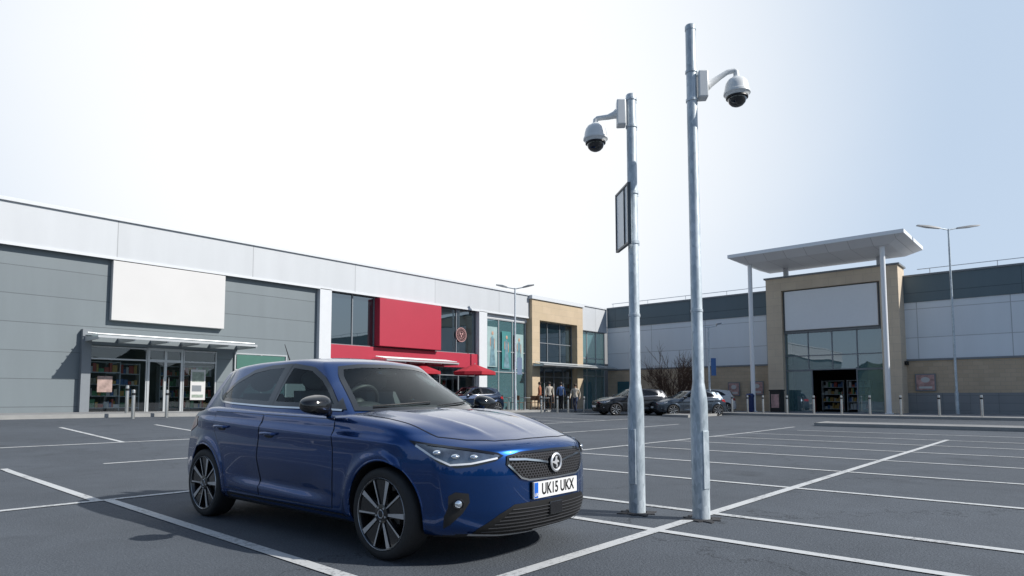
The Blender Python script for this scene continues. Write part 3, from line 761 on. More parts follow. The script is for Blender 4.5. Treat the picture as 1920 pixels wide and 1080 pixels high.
nm = bpy.data.meshes.new_from_object(bo.evaluated_get(dg)); bo.modifiers.clear(); bo.data = nm; bpy.data.objects.remove(co)
nm.materials.clear(); nm.materials.append(PAINT); nm.materials.append(MB_)
for p in nm.polygons:
    c = p.center; k = 0
    if p.normal.z < -.75 or (p.normal.z > .8 and -2.95 < c.x < -.42 and abs(c.y) < .74 and c.z > .9): k = 1
    for xw in (0, -2.538):
        if hypot(c.x-xw, c.z-.325) < .3475: k = 1
    p.material_index = k; p.use_smooth = True
nm.set_sharp_from_angle(angle=radians(40)); bo.parent = car
gvs, gfs = rbox(1.4, .80, .24, 130, 60, 36, .04, ghmap)
gb = BVHTree.FromPolygons([Vector(v) for v in gvs], gfs)
keep = []
wf_i, wr_i, ws_i, wb_i = offs(WF, -.005), offs(WR, -.005), offs(WS_, -.005), offs(WB, -.005)
for f in gfs:
    p = [Vector(gvs[i]) for i in f]; c = sum(p, Vector())/4; nn = (p[1]-p[0]).cross(p[2]-p[1]).normalized()
    if c.z < .93 and abs(nn.z) > .5: continue
    if abs(nn.y) > .3 and abs(c.y) > .3 and (inpoly((c.x, c.z), wf_i) or inpoly((c.x, c.z), wr_i)): continue
    if nn.x > .2 and inpoly((c.y, c.z), ws_i): continue
    if nn.x < -.2 and inpoly((c.y, c.z), wb_i): continue
    keep.append(f)
a = MB(); a.add(gvs, keep); sub(a, 'roof', PAINT, car)
a = MB(); patch(a, gb, FRONT, WS_, .004, .05); ws_o = sub(a, 'windscreen', CARGLASS, car)
a = MB(); ring(a, gb, FRONT, WS_, .014, .018, .006); sub(a, 'windscreen_seal', GB, car)
a = MB(); patch(a, gb, BACK, WB, .004, .05); sub(a, 'rear_window', CARGLASSD, car)
a = MB(); ring(a, gb, BACK, WB, .04, .03, .006); sub(a, 'rear_window_seal', GB, car)
DF = [(-.56, .29), (-.535, .60), (-.565, .935), (-1.54, .955), (-1.57, .60), (-1.555, .29)]
DR = [(-1.575, .29), (-1.59, .60), (-1.56, .955), (-2.40, .97), (-2.36, .80), (-2.28, .715), (-2.20, .63), (-2.15, .50), (-2.125, .31)]
for sg in (-1, 1):
    f = SIDE(sg)
    for nm_, D, Wp, hx, hz in (('front_door', DF, WF, -1.40, .80), ('rear_door', DR, WR, -2.21, .835)):
        a = MB(); patch(a, bvh, f, offs(D, -.001), .0030, .02); d = sub(a, nm_, PAINT, car)
        a = MB(); patch(a, gb, f, Wp, .004, .05); sub(a, 'side_window', CARGLASSD if nm_ == 'rear_door' else CARGLASS, d)
        yb = proj(bvh, f, hx, hz, 0)
        a = MB(); a.tube([(hx-.10, yb.y+sg*.004, hz), (hx-.085, yb.y+sg*.03, hz+.004), (hx, yb.y+sg*.038, hz+.006), (hx+.085, yb.y+sg*.03, hz+.004), (hx+.10, yb.y+sg*.004, hz)], [.008, .013, .014, .013, .008], 10)
        sub(a, 'handle', PAINT, d)
        a = MB(); patch(a, bvh, f, smooth_poly([(hx-.065, hz-.03), (hx-.065, hz+.02), (hx+.065, hz+.02), (hx+.065, hz-.03)]), .006, .03); sub(a, 'handle_recess', MB_, d)
    a = MB(); strip(a, bvh, f, DF, .008, .0022, closed=True); strip(a, bvh, f, DR, .008, .0022, closed=True); sub(a, 'door_gap', MB_, car)
    a = MB(); ring(a, gb, f, WF, .020, .016, .006); ring(a, gb, f, WR, .020, .016, .006)
    patch(a, gb, f, [(-1.53, 1.02), (-1.48, 1.39), (-1.54, 1.39), (-1.58, 1.02)], .007, .04)
    patch(a, gb, f, [(-.58, 1.005), (-.70, 1.095), (-.72, 1.005)], .0065, .03)
    sub(a, 'window_trim', GB, car)
    a = MB(); strip(a, gb, f, [(-.62, 1.0), (-1.1, 1.012), (-1.6, 1.022), (-2.2, 1.045), (-2.44, 1.062), (-2.55, 1.10), (-2.70, 1.19)], .014, .010, 0); sub(a, 'chrome_strip', CH, car)
    for xw in (0, -2.538):
        a = MB(); pts = []
        for k in range(41):
            t = radians(-14+208*k/40); r = .350; X = xw+r*cos(t); Z = .325+r*sin(t)
            q = proj(bvh, f, X, Z, 0); pts.append((X, q.y-sg*.004, Z))
        a.tube(pts, .009, 8); sub(a, 'wheel_arch_lip', PAINT, car)
    a = MB(); strip(a, bvh, f, [(-.42, .235), (-2.12, .245)], .05, .003); sub(a, 'sill_trim', MB_, car)
    a = MB(); my = sg*.955
    def pw(v, r, e): return (1 if v >= 0 else -1)*r*(abs(v)/r)**e
    def shp(p):
        x = pw(p.x, .105, .75); y = pw(p.y, .125, .75); z = pw(p.z, .078, .75)
        return Vector((x*(1.0 if x > 0 else .5), y, z*(1-.22*cl(y*sg/.125, -1, 1))-.012*cl(x/.1, 0, 1)))
    a.ell((-.66, my, 1.045), (.100, .120, .072), 28, 16, 0, shp)
    a.tube([(-.70, sg*.80, .985), (-.68, sg*.87, .995), (-.67, sg*.92, 1.01)], [.035, .03, .04], 12, 0)
    m_ = sub(a, 'wing_mirror', GB, car)
    a = MB(); a.lathe([(.06, 0), (.06, .003)], (-.718, my, 1.045), (-1,0,0), 20); sub(a, 'mirror_glass', CH, m_)
    fr = diag(.75, .66*sg); U = fr[0]
    def A(x, y): return U.dot(Vector((x, y*sg, 0)))
    HL = [(A(.28, .87), .815), (A(.45, .82), .795), (A(.62, .66), .768), (A(.735, .50), .738), (A(.75, .46), .718), (A(.735, .52), .686), (A(.68, .66), .656), (A(.60, .75), .645), (A(.50, .80), .672), (A(.40, .84), .740)]
    h = MB(); patch(h, bvh, fr, HL, .003, .02); ho = sub(h, 'headlight', GB, car)
    a = MB(); patch(a, bvh, fr, offs(HL, -.014), .006, .02); sub(a, 'reflector', BOWL, ho)
    a = MB(); strip(a, bvh, fr, [(A(.34, .855), .782), (A(.47, .81), .708), (A(.56, .765), .666), (A(.66, .68), .673), (A(.735, .51), .703)], .011, .012); sub(a, 'light_strip', LED, ho)
    a = MB(); strip(a, bvh, fr, [(A(.42, .83), .787), (A(.60, .68), .760), (A(.72, .52), .731)], .012, .010); sub(a, 'lamp_brow', GB, ho)
    for (xx, yy, zz) in ((.48, .805, .744), (.58, .74, .720), (.66, .65, .716)):
        a = MB(); q = proj(bvh, fr, A(xx, yy), zz, -.004); a.ell(q, (.028, .032, .018), 14, 8); sub(a, 'lamp_projector', LENSC, ho)
    fr2 = diag(.82, .57*sg); U2 = fr2[0]
    def A2(x, y): return U2.dot(Vector((x, y*sg, 0)))
    FP = [(A2(.55, .77), .47), (A2(.59, .745), .495), (A2(.66, .69), .485), (A2(.665, .685), .43), (A2(.63, .715), .36), (A2(.57, .76), .29), (A2(.53, .785), .26), (A2(.53, .785), .34), (A2(.55, .77), .40)]
    a = MB(); patch(a, bvh, fr2, FP, .003, .015); fo = sub(a, 'fog_lamp', MB_, car)
    q = proj(bvh, fr2, A2(.61, .735), .42, .003)
    a = MB(); a.lathe([(.034, 0), (.036, .010), (.032, .012), (.029, .005), (.0, .003)], q, fr2[2], 24, 0, False); sub(a, 'lamp_bezel', GB, fo)
    a = MB(); a.lathe([(.024, .0065), (.016, .011), (0, .013)], q, fr2[2], 24, 0, False); sub(a, 'lamp_lens', LENSC, fo)
    fr3 = diag(-.75, .66*sg); U3 = fr3[0]
    def A3(x, y): return U3.dot(Vector((x, y*sg, 0)))
    a = MB(); patch(a, bvh, fr3, [(A3(-3.17, .45), .93), (A3(-3.17, .45), .78), (A3(-3.0, .78), .76), (A3(-2.80, .84), .84), (A3(-2.84, .83), .92)], .004, .03); sub(a, 'tail_light', REDL, car)
HB = [(.70, 0), (.69, .25), (.64, .42), (.52, .57), (.36, .68), (0, .735), (-.34, .745), (-.36, .70), (-.22, .4), (-.16, 0), (-.22, -.4), (-.36, -.70), (-.34, -.745), (0, -.735), (.36, -.68), (.52, -.57), (.64, -.42), (.69, -.25)]
a = MB(); patch(a, bvh, TOP, offs(HB, -.001), .003, .02); sub(a, 'bonnet', PAINT, car)
a = MB(); strip(a, bvh, TOP, HB, .009, .0022, closed=True); sub(a, 'bonnet_gap', MB_, car)
for (y0, y1) in ((-.55, -.02), (.02, .55)):
    a = MB(); a.tube([proj(gb, FRONT, y0+(y1-y0)*k/6, 1.022+.03*k/6, .016) for k in range(7)], .006, 6); sub(a, 'wiper', MB_, car)
GR = [(-.44, .662), (-.43, .708), (-.33, .727), (0, .733), (.33, .727), (.43, .708), (.44, .662), (.34, .572), (.28, .556), (0, .552), (-.28, .556), (-.34, .572)]
a = MB(); patch(a, bvh, FRONT, GR, .003, .03); gr = sub(a, 'grille', HEXM, car)
a = MB(); ring(a, bvh, FRONT, GR, .010, .006, .008, 0); sub(a, 'grille_surround', GB, gr)
for sg in (-1, 1):
    a = MB(); strip(a, bvh, FRONT, [(sg*.43, .692), (sg*.30, .686), (sg*.16, .668), (sg*.075, .653)], .013, .014); sub(a, 'chrome_bar', CH, gr)
a = MB(); strip(a, bvh, FRONT, [(-.44, .658), (-.345, .568), (-.28, .551), (0, .547), (.28, .551), (.345, .568), (.44, .658)], .012, .012); sub(a, 'chrome_bar', CH, gr)
q = proj(bvh, FRONT, 0, .648, .016); a = MB(); R = .062
a.lathe([(R-.012, 0), (R-.001, .004), (R+.005, .010), (R, .016), (R-.007, .018), (R-.013, .012), (R-.013, 0)], q, (1,0,0), 40, 0, False)
a.lathe([(R-.010, 0), (R-.010, .006)], q, (1,0,0), 32, 1)
def flat(P, x0, x1, mi):
    n = len(P); vv = [(q.x+x0, q.y+p[0], q.z+p[1]) for p in P]+[(q.x+x1, q.y+p[0], q.z+p[1]) for p in P]
    a.add(vv, [tuple(range(n-1, -1, -1)), tuple(range(n, 2*n))]+[(i, (i+1) % n, n+(i+1) % n, n+i) for i in range(n)], mi)
flat([(-.048, -.002), (-.044, .008), (-.020, .008), (-.012, .022), (-.010, .036), (.004, .043), (.014, .036), (.006, .028), (.010, .016), (.028, .010), (.034, -.004), (.020, .000), (.008, -.006), (.016, -.022), (.008, -.038), (-.002, -.036), (.002, -.022), (-.010, -.012), (-.022, -.010), (-.030, -.004)], .0065, .013, 0)
BADGE = mat('badge_silver', (.72, .73, .75), .3, .5, var=.03)
sub(a, 'badge', [BADGE, GB], car)
LI_ = [(-.62, .225), (-.60, .26), (-.50, .345), (-.40, .40), (-.27, .405), (0, .405), (.27, .405), (.40, .40), (.50, .345), (.60, .26), (.62, .225), (.45, .212), (0, .208), (-.45, .212)]
a = MB(); patch(a, bvh, FRONT, LI_, .003, .03); li = sub(a, 'lower_intake', mat('intake_black', (.005, .005, .005), .6), car)
SLAT = mat('slat_grey', (.06, .06, .065), .35)
for z, hw in ((.238, .58), (.260, .55), (.282, .52), (.304, .495), (.326, .468), (.348, .442), (.370, .415)):
    a = MB(); strip(a, bvh, FRONT, [(-hw, z), (0, z-.004), (hw, z)], .0055, .012); sub(a, 'intake_slat', SLAT, li)
a = MB(); strip(a, bvh, FRONT, [(-.64, .225), (-.45, .209), (0, .204), (.45, .209), (.64, .225)], .012, .012); sub(a, 'chrome_bar', CH, li)
q2 = proj(bvh, FRONT, 0, .33, .0); a = MB(); a.box(q2.x-.01, q2.x+.020, -.075, .075, .295, .385); sub(a, 'radar_cover', GB, li, bevel=.006)
pz = .478; q = proj(bvh, FRONT, 0, pz, 0)
a = MB(); a.box(q.x+.004, q.x+.016, -.26, .26, pz-.054, pz+.054, 0); a.box(q.x+.0161, q.x+.0175, -.257, -.215, pz-.051, pz+.051, 1)
a.box(q.x-.01, q.x+.0035, -.265, .265, pz-.058, pz+.057, 2)
pl = sub(a, 'number_plate', [PWHITE, PBLUE, GB], car)
def text_mesh(body, size, name, m, parent, origin, cols, offset=0.0, depth=.0008):
    cu = bpy.data.curves.new('txt', 'FONT'); cu.body = body; cu.size = size; cu.align_x = 'CENTER'; cu.align_y = 'CENTER'; cu.offset = offset; cu.extrude = depth
    o = bpy.data.objects.new('txt', cu); COL.objects.link(o); dg = bpy.context.evaluated_depsgraph_get(); dg.update()
    me = bpy.data.meshes.new_from_object(o.evaluated_get(dg)); bpy.data.objects.remove(o)
    me.name = name; me.materials.clear(); me.materials.append(m)
    r = bpy.data.objects.new(name, me); COL.objects.link(r); r.parent = parent
    mtx = Matrix((( cols[0][0], cols[1][0], cols[2][0], origin[0]), (cols[0][1], cols[1][1], cols[2][1], origin[1]), (cols[0][2], cols[1][2], cols[2][2], origin[2]), (0,0,0,1)))
    me.transform(mtx); return r
text_mesh('UK15 UKX', .102, 'plate_lettering', PBLK, pl, (q.x+.0172, .022, pz+.0), [(0,.82,0), (0,0,1.05), (1,0,0)], offset=.0018)
text_mesh('UK', .03, 'plate_country_code', PWHITE, pl, (q.x+.0185, -.236, pz-.03), [(0,1,0), (0,0,1), (1,0,0)], offset=.0005)
a = MB(); a.tube([(-2.45, 0, 1.42), (-2.50, 0, 1.455), (-2.62, 0, 1.66)], [.02, .008, .003], 8); sub(a, 'antenna', MB_, car)
for y in (-.36, .36):
    for (bx, dz) in ((-1.28, 0), (-2.15, -.02)):
        a = MB()
        a.hexa([(bx-.16, y-.24, .7), (bx+.06, y-.24, .7), (bx+.06, y+.24, .7), (bx-.16, y+.24, .7), (bx-.30, y-.19, 1.16+dz), (bx-.20, y-.19, 1.16+dz), (bx-.20, y+.19, 1.16+dz), (bx-.30, y+.19, 1.16+dz)])
        a.ell((bx-.27, y, 1.26+dz), (.05, .13, .085), 16, 10)
        sub(a, 'seat', SEAT, car, bevel=.03)
a = MB(); a.ell((-.62, 0, .95), (.22, .70, .09), 24, 10); a.ell((-.80, -.36, 1.0), (.10, .19, .07), 16, 8); sub(a, 'dashboard', DASH, car)
a = MB(); c_ = Vector((-.90, -.36, 1.04)); ax = Vector((-.85, 0, .5)).normalized(); qq = Vector((0,0,1)).rotation_difference(ax)
a.tube([c_+qq @ Vector((.18*cos(t*pi/16), .18*sin(t*pi/16), 0)) for t in range(33)], .016, 8); a.ell(c_, (.04, .07, .06), 12, 8); sub(a, 'steering_wheel', MB_, car)
a = MB(); a.ell((-.98, 0, 1.325), (.02, .12, .035), 16, 8); sub(a, 'rear_view_mirror', GB, car)
def wheel_meshes():
    t = MB(); t.lathe([(.240, .02), (.246, .002), (.268, -.004), (.294, .002), (.306, .014), (.311, .04), (.3115, .10), (.311, .15), (.306, .182), (.292, .198), (.262, .206), (.240, .20), (.236, .18)], (0,0,0), (0,1,0), 64, 0, False)
    r = MB(); r.lathe([(.242, .006), (.239, .0), (.232, .004), (.222, .03), (.212, .10), (.214, .19)], (0,0,0), (0,1,0), 64, 0, False)
    r.lathe([(.2435, .004), (.241, -.002), (.239, .001)], (0,0,0), (0,1,0), 64, 1, False)
    r.lathe([(.214, .12), (.0, .121)], (0,0,0), (0,1,0), 40, 0, False)
    def arm(a0, a1, w0, w1, y0, y1, d, mi_face, r0=.045, r1=.231):
        P = []
        for (rr, an, ww, yy) in ((r0, a0, w0, y0), (r1, a1, w1, y1)):
            ca, sa = cos(an), sin(an); 
            for s_ in (-1, 1): P.append((rr*ca-s_*ww*sa, yy, rr*sa+s_*ww*ca))
        top = [P[0], P[1], P[3], P[2]]; bot = [(p[0], p[1]+d, p[2]) for p in top]
        r.add(top, [(0,1,2,3)], mi_face); r.add(top+bot, [(0,4,5,1), (1,5,6,2), (2,6,7,3), (3,7,4,0)], 0)
    for k in range(5):
        A_ = 2*pi*k/5+pi/2
        arm(A_-.02, A_+.02, .044, .078, .020, .012, .035, 0)
        arm(A_-.38, A_-.28, .008, .018, .012, .004, .03, 1)
        arm(A_+.42, A_+.34, .004, .007, .011, .003, .03, 1)
    r.lathe([(.066, .03), (.064, .008), (.05, .004), (.0, .003)], (0,0,0), (0,1,0), 30, 0, False)
    r.lathe([(.030, .002), (.027, -.001), (.024, .002)], (0,0,0), (0,1,0), 24, 1, False)
    for k in range(5):
        A_ = 2*pi*k/5+pi/2+.6; r.lathe([(.007, .0), (.007, .012)], (.048*cos(A_), .001, .048*sin(A_)), (0,1,0), 10, 1)
    dd = MB(); dd.lathe([(.0, .085), (.14, .085), (.14, .097), (.0, .097)], (0,0,0), (0,1,0), 40, 0, False); dd.box(.06, .14, .05, .11, -.06, .06)
    return t, r, dd
T, Rm, Dk = wheel_meshes()
proto = None
for xw in (0, -2.538):
    for sg in (-1, 1):
        if proto is None:
            wo = empty('wheel', (xw, -.868, .311), 0, car)
            proto = [sub(T, 'tyre', TYRE, wo), sub(Rm, 'rim', [RIMB, RIMS], wo, smooth=30), sub(Dk, 'brake_disc', DISC, wo)]
        else:
            wo = empty('wheel', (xw, .868*sg, .311), pi if sg > 0 else 0, car)
            for p in proto:
                c = p.copy(); COL.objects.link(c); c.parent = wo
def paint_swap(p): return {PAINT: p}
skip = ('plate_lettering', 'plate_country_code', 'badge', 'antenna')
sw_dark = paint_swap(paint_mat('black_metallic_paint', (.012, .013, .016))); sw_grey = paint_swap(paint_mat('blue_grey_paint', (.045, .06, .08))); sw_white = paint_swap(paint_mat('white_paint', (.55, .55, .55), 0)); sw_navy = paint_swap(paint_mat('navy_paint', (.01, .02, .045)))
def bgcar(t, D, rot, sc, sw, lab):
    X, Y = S(t, D); copy_tree(car, (X, Y, gz(X, Y)), radians(rot), sc, sw, skip, lab, 'car', 'cars parked near the shops')
bgcar(.176, 35.0, 146, (1.06, 1.0, .98), sw_dark, 'black hatchback parked in front of the shops')
bgcar(.264, 34.8, 144, (1.02, 1.0, .93), sw_grey, 'blue grey saloon car parked beside black car')
bgcar(.292, 40.0, 120, (.95, 1.0, 1.0), sw_white, 'white car parked behind blue grey car')
bgcar(-.072, 33.0, 172, (.98, 1.0, .97), sw_navy, 'dark navy car parked near red parasols')

# ------------------------------------------------------------------ CCTV poles
RT = Vector((FY, -FX, 0)); FW = Vector((FX, FY, 0))
def cctv(x, y, H, zbox, side, label, hatch, arm, drop):
    root = empty('camera_pole', (x, y, 0), label=label, cat='camera pole', group='galvanised camera poles')
    p = MB(); p.lathe([(.080, -.05), (.078, .02), (.0775, 1.04), (.074, 1.09), (.055, 1.22), (.052, 1.24), (.047, H-.06), (.047, H-.055), (.051, H-.05), (.051, H-.01), (.044, H), (.0, H+.004)], (0,0,0), (0,0,1), 32, 0, False)
    sub(p, 'shaft', M['galv'], root)
    p = MB()
    p.box(-.035, .035, -.006, .006, .28, .80); o = sub(p, 'access_hatch', M['galv'], root, bevel=.003); ang = atan2(hatch[1], hatch[0])+pi/2; hv = Vector((hatch[0], hatch[1], 0)).normalized()
    o.location = hv*.076; o.rotation_euler = (0,0,ang)
    u = side.normalized(); s_ = u.cross(Vector((0,0,1)))
    for zz in (zbox-.14, zbox+.14, 1.9):
        p = MB(); p.lathe([(.049, 0), (.056, .004), (.056, .026), (.049, .03)], (0,0,zz-.015), (0,0,1), 24); p.box(.04, .085, -.018, .018, zz-.012, zz+.012); sub(p, 'clamp', M['galv'], root)
    def box_or(c, hu, hs, hz):
        P = []
        for dz in (-hz, hz):
            for (a_, b_) in ((-1,-1), (1,-1), (1,1), (-1,1)): P.append(c+u*a_*hu+s_*b_*hs+Vector((0,0,dz)))
        return P
    p = MB(); p.hexa(box_or(u*.10+Vector((0,0,zbox)), .045, .06, .13)); sub(p, 'junction_box', M['camwhite'], root, bevel=.012)
    p = MB(); pts = [u*a_+Vector((0,0,zbox+b_)) for a_, b_ in arm]
    p.tube(pts, [.05, .036, .026, .024, .024, .026, .028], 14); sub(p, 'bracket_arm', M['camwhite'], root)
    cc = u*arm[-1][0]+Vector((0,0,zbox-drop))
    p = MB(); p.lathe([(.0, .155), (.04, .152), (.052, .138), (.078, .125), (.098, .095), (.108, .055), (.112, .015), (.120, .008), (.121, -.012), (.110, -.02), (.100, -.04), (.0, -.04)], cc, (0,0,1), 32, 0, False)
    h_ = sub(p, 'dome_camera', M['camwhite'], root)
    p = MB(); p.lathe([(.098, -.041), (.100, -.053), (.092, -.057)], cc, (0,0,1), 32, 1, False)
    p.lathe([(.086, -.041), (.084, -.068), (.073, -.098), (.05, -.12), (.024, -.131), (.0, -.133)], cc, (0,0,1), 32, 0, False)
    sub(p, 'smoked_dome', [M['smoke'], M['black']], h_)
    return root
r2 = cctv(5.56, 2.56, 4.65, 4.05, RT+FW*-.1, 'tall galvanised pole with white dome security camera on curved arm', (FY*.5-FX, -FX*.5-FY),
   [(.14, 0), (.17, .015), (.26, .075), (.33, .12), (.395, .135), (.412, .12), (.415, .06)], .085)
r1 = cctv(5.45, 3.15, 4.12, 3.93, -RT+FW*.1, 'galvanised pole with dome security camera and framed sign', (-1, 0),
   [(.14, -.0), (.17, -.012), (.23, -.03), (.29, -.035), (.335, -.04), (.352, -.055), (.355, -.10)], .245)
u = (-RT*.10+FW*1.0).normalized(); s_ = u.cross(Vector((0,0,1)))
def orbox(mb, c, hu, hs, hz, mi=0):
    P = []
    for dz in (-hz, hz):
        for (a_, b_) in ((-1,-1), (1,-1), (1,1), (-1,1)): P.append(c+u*a_*hu+s_*b_*hs+Vector((0,0,dz)))
    mb.hexa(P, mi)
c0 = -RT*.088
ALU = mat('sign_aluminium', (.74, .78, .80), .35, .1, var=.05)
FRM = mat('sign_frame', (.05, .065, .075), .4)
sg_ = MB(); cc = c0+u*.03+Vector((0,0,2.87)); orbox(sg_, cc, .20, .006, .28, 1)
for du in (-.20, .20): orbox(sg_, cc+u*du, .010, .016, .30, 0)
orbox(sg_, cc+u*-.08-RT*.006, .006, .012, .28, 0)
for dz in (-.29, .29): orbox(sg_, cc+Vector((0,0,dz)), .20, .015, .011, 0)
so = sub(sg_, 'sign_board', [FRM, ALU], r1, bevel=.002)
for dz in (2.60, 3.10):
    cb = MB(); cb.lathe([(.048, 0), (.058, .003), (.058, .032), (.048, .035)], (0,0,dz), (0,0,1), 24); cb.tube([(0,0,dz+.017), c0+Vector((0,0,dz+.017))], .014, 8); cb.box(.05, .09, -.02, .02, dz, dz+.035)
    sub(cb, 'sign_clamp', M['galv'], r1)
fm = mat('footing_tarmac', (.035, .035, .038), .9, var=.4, scale=20, bump=.6, bscale=80)
for (x, y) in ((5.56, 2.56), (5.45, 3.15)):
    w = MB(); pr = []
    for (r_, h_) in ((.16, -.02), (.155, .009), (.09, .014)):
        for k in range(22):
            a = 2*pi*k/22; rj = r_*(1+(.25*sin(k*2.3)+.15*sin(k*5.1+x))*(1 if r_ > .1 else 0)); pr.append((x+rj*cos(a), y+rj*sin(a), h_))
    w.add(pr, [(i*22+k, i*22+(k+1) % 22, (i+1)*22+(k+1) % 22, (i+1)*22+k) for i in range(2) for k in range(22)]); w.obj('pole_footing', fm, kind='structure')

# ------------------------------------------------------------------ lamp posts, bollards, signs
def lamppost(t, D, H, arm, label):
    X, Y = S(t, D); root = empty('street_lamp', (X, Y, gz(X, Y)), label=label, cat='street lamp')
    p = MB(); p.lathe([(.09, 0), (.09, 1.2), (.06, 1.35), (.045, H)], (0,0,0), (0,0,1), 16); sub(p, 'post', M['galv'], root)
    for s_ in (-1, 1):
        u = RT*s_; p = MB(); b = Vector((0,0,H-.05))
        p.tube([b, b+u*.25+Vector((0,0,.05)), b+u*.5+Vector((0,0,.10))], .03, 8); a_ = sub(p, 'arm', M['galv'], root)
        q = MB(); P = []
        for (uu, hw, z0, z1) in ((.45, .07, .06, .13), (1.0*arm, .14, .13, .23), (1.5*arm, .09, .22, .27)):
            for sd in (-1, 1):
                P.append(b+u*uu+FW*hw*sd+Vector((0,0,z0))); P.append(b+u*uu+FW*hw*sd*.8+Vector((0,0,z1)))
        q.add(P, [(0,2,6,4), (4,6,10,8), (1,5,7,3), (5,9,11,7), (0,4,5,1), (4,8,9,5), (2,3,7,6), (6,7,11,10), (0,1,3,2), (8,10,11,9)]); sub(q, 'lamp_head', M['greytrim'], a_)
    return root
lamppost(.717, 33.5, 9.9, 1.1, 'tall twin headed street lamp beside the store entrance')
l2 = lamppost(.030, 37.5, 7.3, .75, 'twin headed street lamp in front of shop windows')
l3 = lamppost(.3325, 36.5, 5.0, .5, 'short street lamp with small blue sign')
bl = mat('sign_blue', (.05, .14, .35), .5); pb = mat('sign_pale_blue', (.35, .45, .6), .5)
for l in (l2, l3):
    p = MB(); p.tube([Vector((0,0,3.0)), RT*.1+Vector((0,0,3.0))], .02, 6, 0)
    c = RT*.26+Vector((0,0,2.7)); vs_ = []
    for k in (0, .03):
        for (a_, b_) in ((-.14,-.5), (.14,-.5), (.14,.5), (-.14,.5)): vs_.append(c+RT*a_+FW*k+Vector((0,0,b_)))
    p.hexa(vs_, 1); sub(p, 'small_sign', [M['galv'], bl if l is l3 else pb], l)
bm_ = MB(); bm_.lathe([(.057, 0), (.057, .93), (.052, .955), (.03, .97), (0, .975)], (0,0,0), (0,0,1), 20, 0, False)
b2 = MB(); b2.lathe([(.0585, .78), (.0585, .86)], (0,0,0), (0,0,1), 20, 0, False)
bpos = []
for px in (1372, 1401, 1430, 1475, 1525, 1577, 1630, 1688, 1760, 1840):
    t = (px-930)/1205; D = 36.2/(FY*t+FX); bpos.append(S(t, D))
for (px, D) in ((238, 22.3), (250, 21.4), (313, 22.6), (1045, 37.5), (1065, 38.2), (1095, 38.5), (1015, 36.5)): bpos.append(S((px-930)/1205, D))
bmesh1 = bmesh2 = None
for (X, Y) in bpos:
    h = .12 if (Y > 24.3 or X > 35) else 0
    r = empty('bollard', (X, Y, gz(X, Y)+h), label='round stainless steel bollard on the pavement', cat='bollard', group='bollards along the pavement')
    if bmesh1 is None: bmesh1 = sub(bm_, 'post', M['steel'], r); bmesh2 = sub(b2, 'band', M['black'], r)
    else:
        for o in (bmesh1, bmesh2): c = o.copy(); COL.objects.link(c); c.parent = r
def parasol(X, Y):
    r = empty('parasol', (X, Y, gz(X, Y)+.12), label='open red cafe parasol on a pole', cat='parasol', group='red cafe parasols')
    p = MB(); n = 8; vs_ = [(0,0,2.55)]; 
    for k in range(n): a = 2*pi*k/n+.3; vs_.append((1.2*cos(a), 1.2*sin(a), 2.12))
    for k in range(n): a = 2*pi*k/n+.3; vs_.append((1.2*cos(a), 1.2*sin(a), 1.95))
    p.add(vs_, [(0, 1+k, 1+(k+1) % n) for k in range(n)]+[(1+k, 9+k, 9+(k+1) % n, 1+(k+1) % n) for k in range(n)]); sub(p, 'canopy', M['redcloth'], r, smooth=0)
    p = MB(); p.cyl((0,0,0), (0,0,2.6), .025, n=10); p.cyl((0,0,0), (0,0,.08), .28, n=20)
    sub(p, 'pole', M['silver'], r)
for t, D in ((-.033, 35.0), (-.12, 34.5)): parasol(*S(t, D))
def table(X, Y):
    r = MB(); r.cyl((0,0,.72), (0,0,.75), .35, n=20); r.cyl((0,0,.02), (0,0,.72), .03, n=10); r.cyl((0,0,0), (0,0,.03), .22, n=16)
    r.obj('cafe_table', M['silver'], loc=(X, Y, gz(X, Y)+.12), label='small round metal cafe table outside', cat='table', group='cafe tables')
brown = mat('chair_brown', (.12, .06, .03), .6)
def chair(X, Y, a):
    r = MB(); r.box(-.2, .2, -.2, .2, .43, .46)
    for (x, y) in ((-.18,-.18), (.18,-.18), (-.18,.18), (.18,.18)): r.cyl((x*1.1, y*1.1, 0), (x, y, .44 if y < 0 else .85), .014, n=6)
    r.box(-.19, .19, .17, .195, .58, .86); r.obj('cafe_chair', brown, loc=(X, Y, gz(X, Y)+.12), rotz=a, label='brown cafe chair beside a table', cat='chair', group='cafe chairs')
for t, D in ((.045, 38.5), (.075, 39.5), (.02, 37.8)):
    X, Y = S(t, D); table(X, Y); chair(X-.55, Y, 1.6); chair(X+.55, Y, -1.6)
X, Y = S(.395, 38.2); w = MB(); w.lathe([(.20, 0), (.22, .05), (.22, .85), (.24, .88), (.24, 1.0), (.18, 1.08), (0, 1.1)], (0,0,0), (0,0,1), 20, 0, False)
w.box(-.25, -.22, -.12, .12, .9, .99, 1); w.obj('litter_bin', [M['bin'], M['black']], loc=(X, Y, gz(X, Y)+.12), label='dark blue litter bin on the pavement', cat='bin')
X, Y = S(.437, 38.3); w = MB(); w.box(-.35, .35, -.3, .3, 0, 1.25, 0); w.box(-.36, -.351, -.22, .22, .25, 1.05, 1); w.box(-.4, .4, -.34, .34, 1.251, 1.32, 0)
w.obj('ticket_cabinet', [M['black'], M['poster1']], loc=(X, Y, gz(X, Y)+.12), label='dark street cabinet with a poster panel', cat='cabinet', bevel=.01)

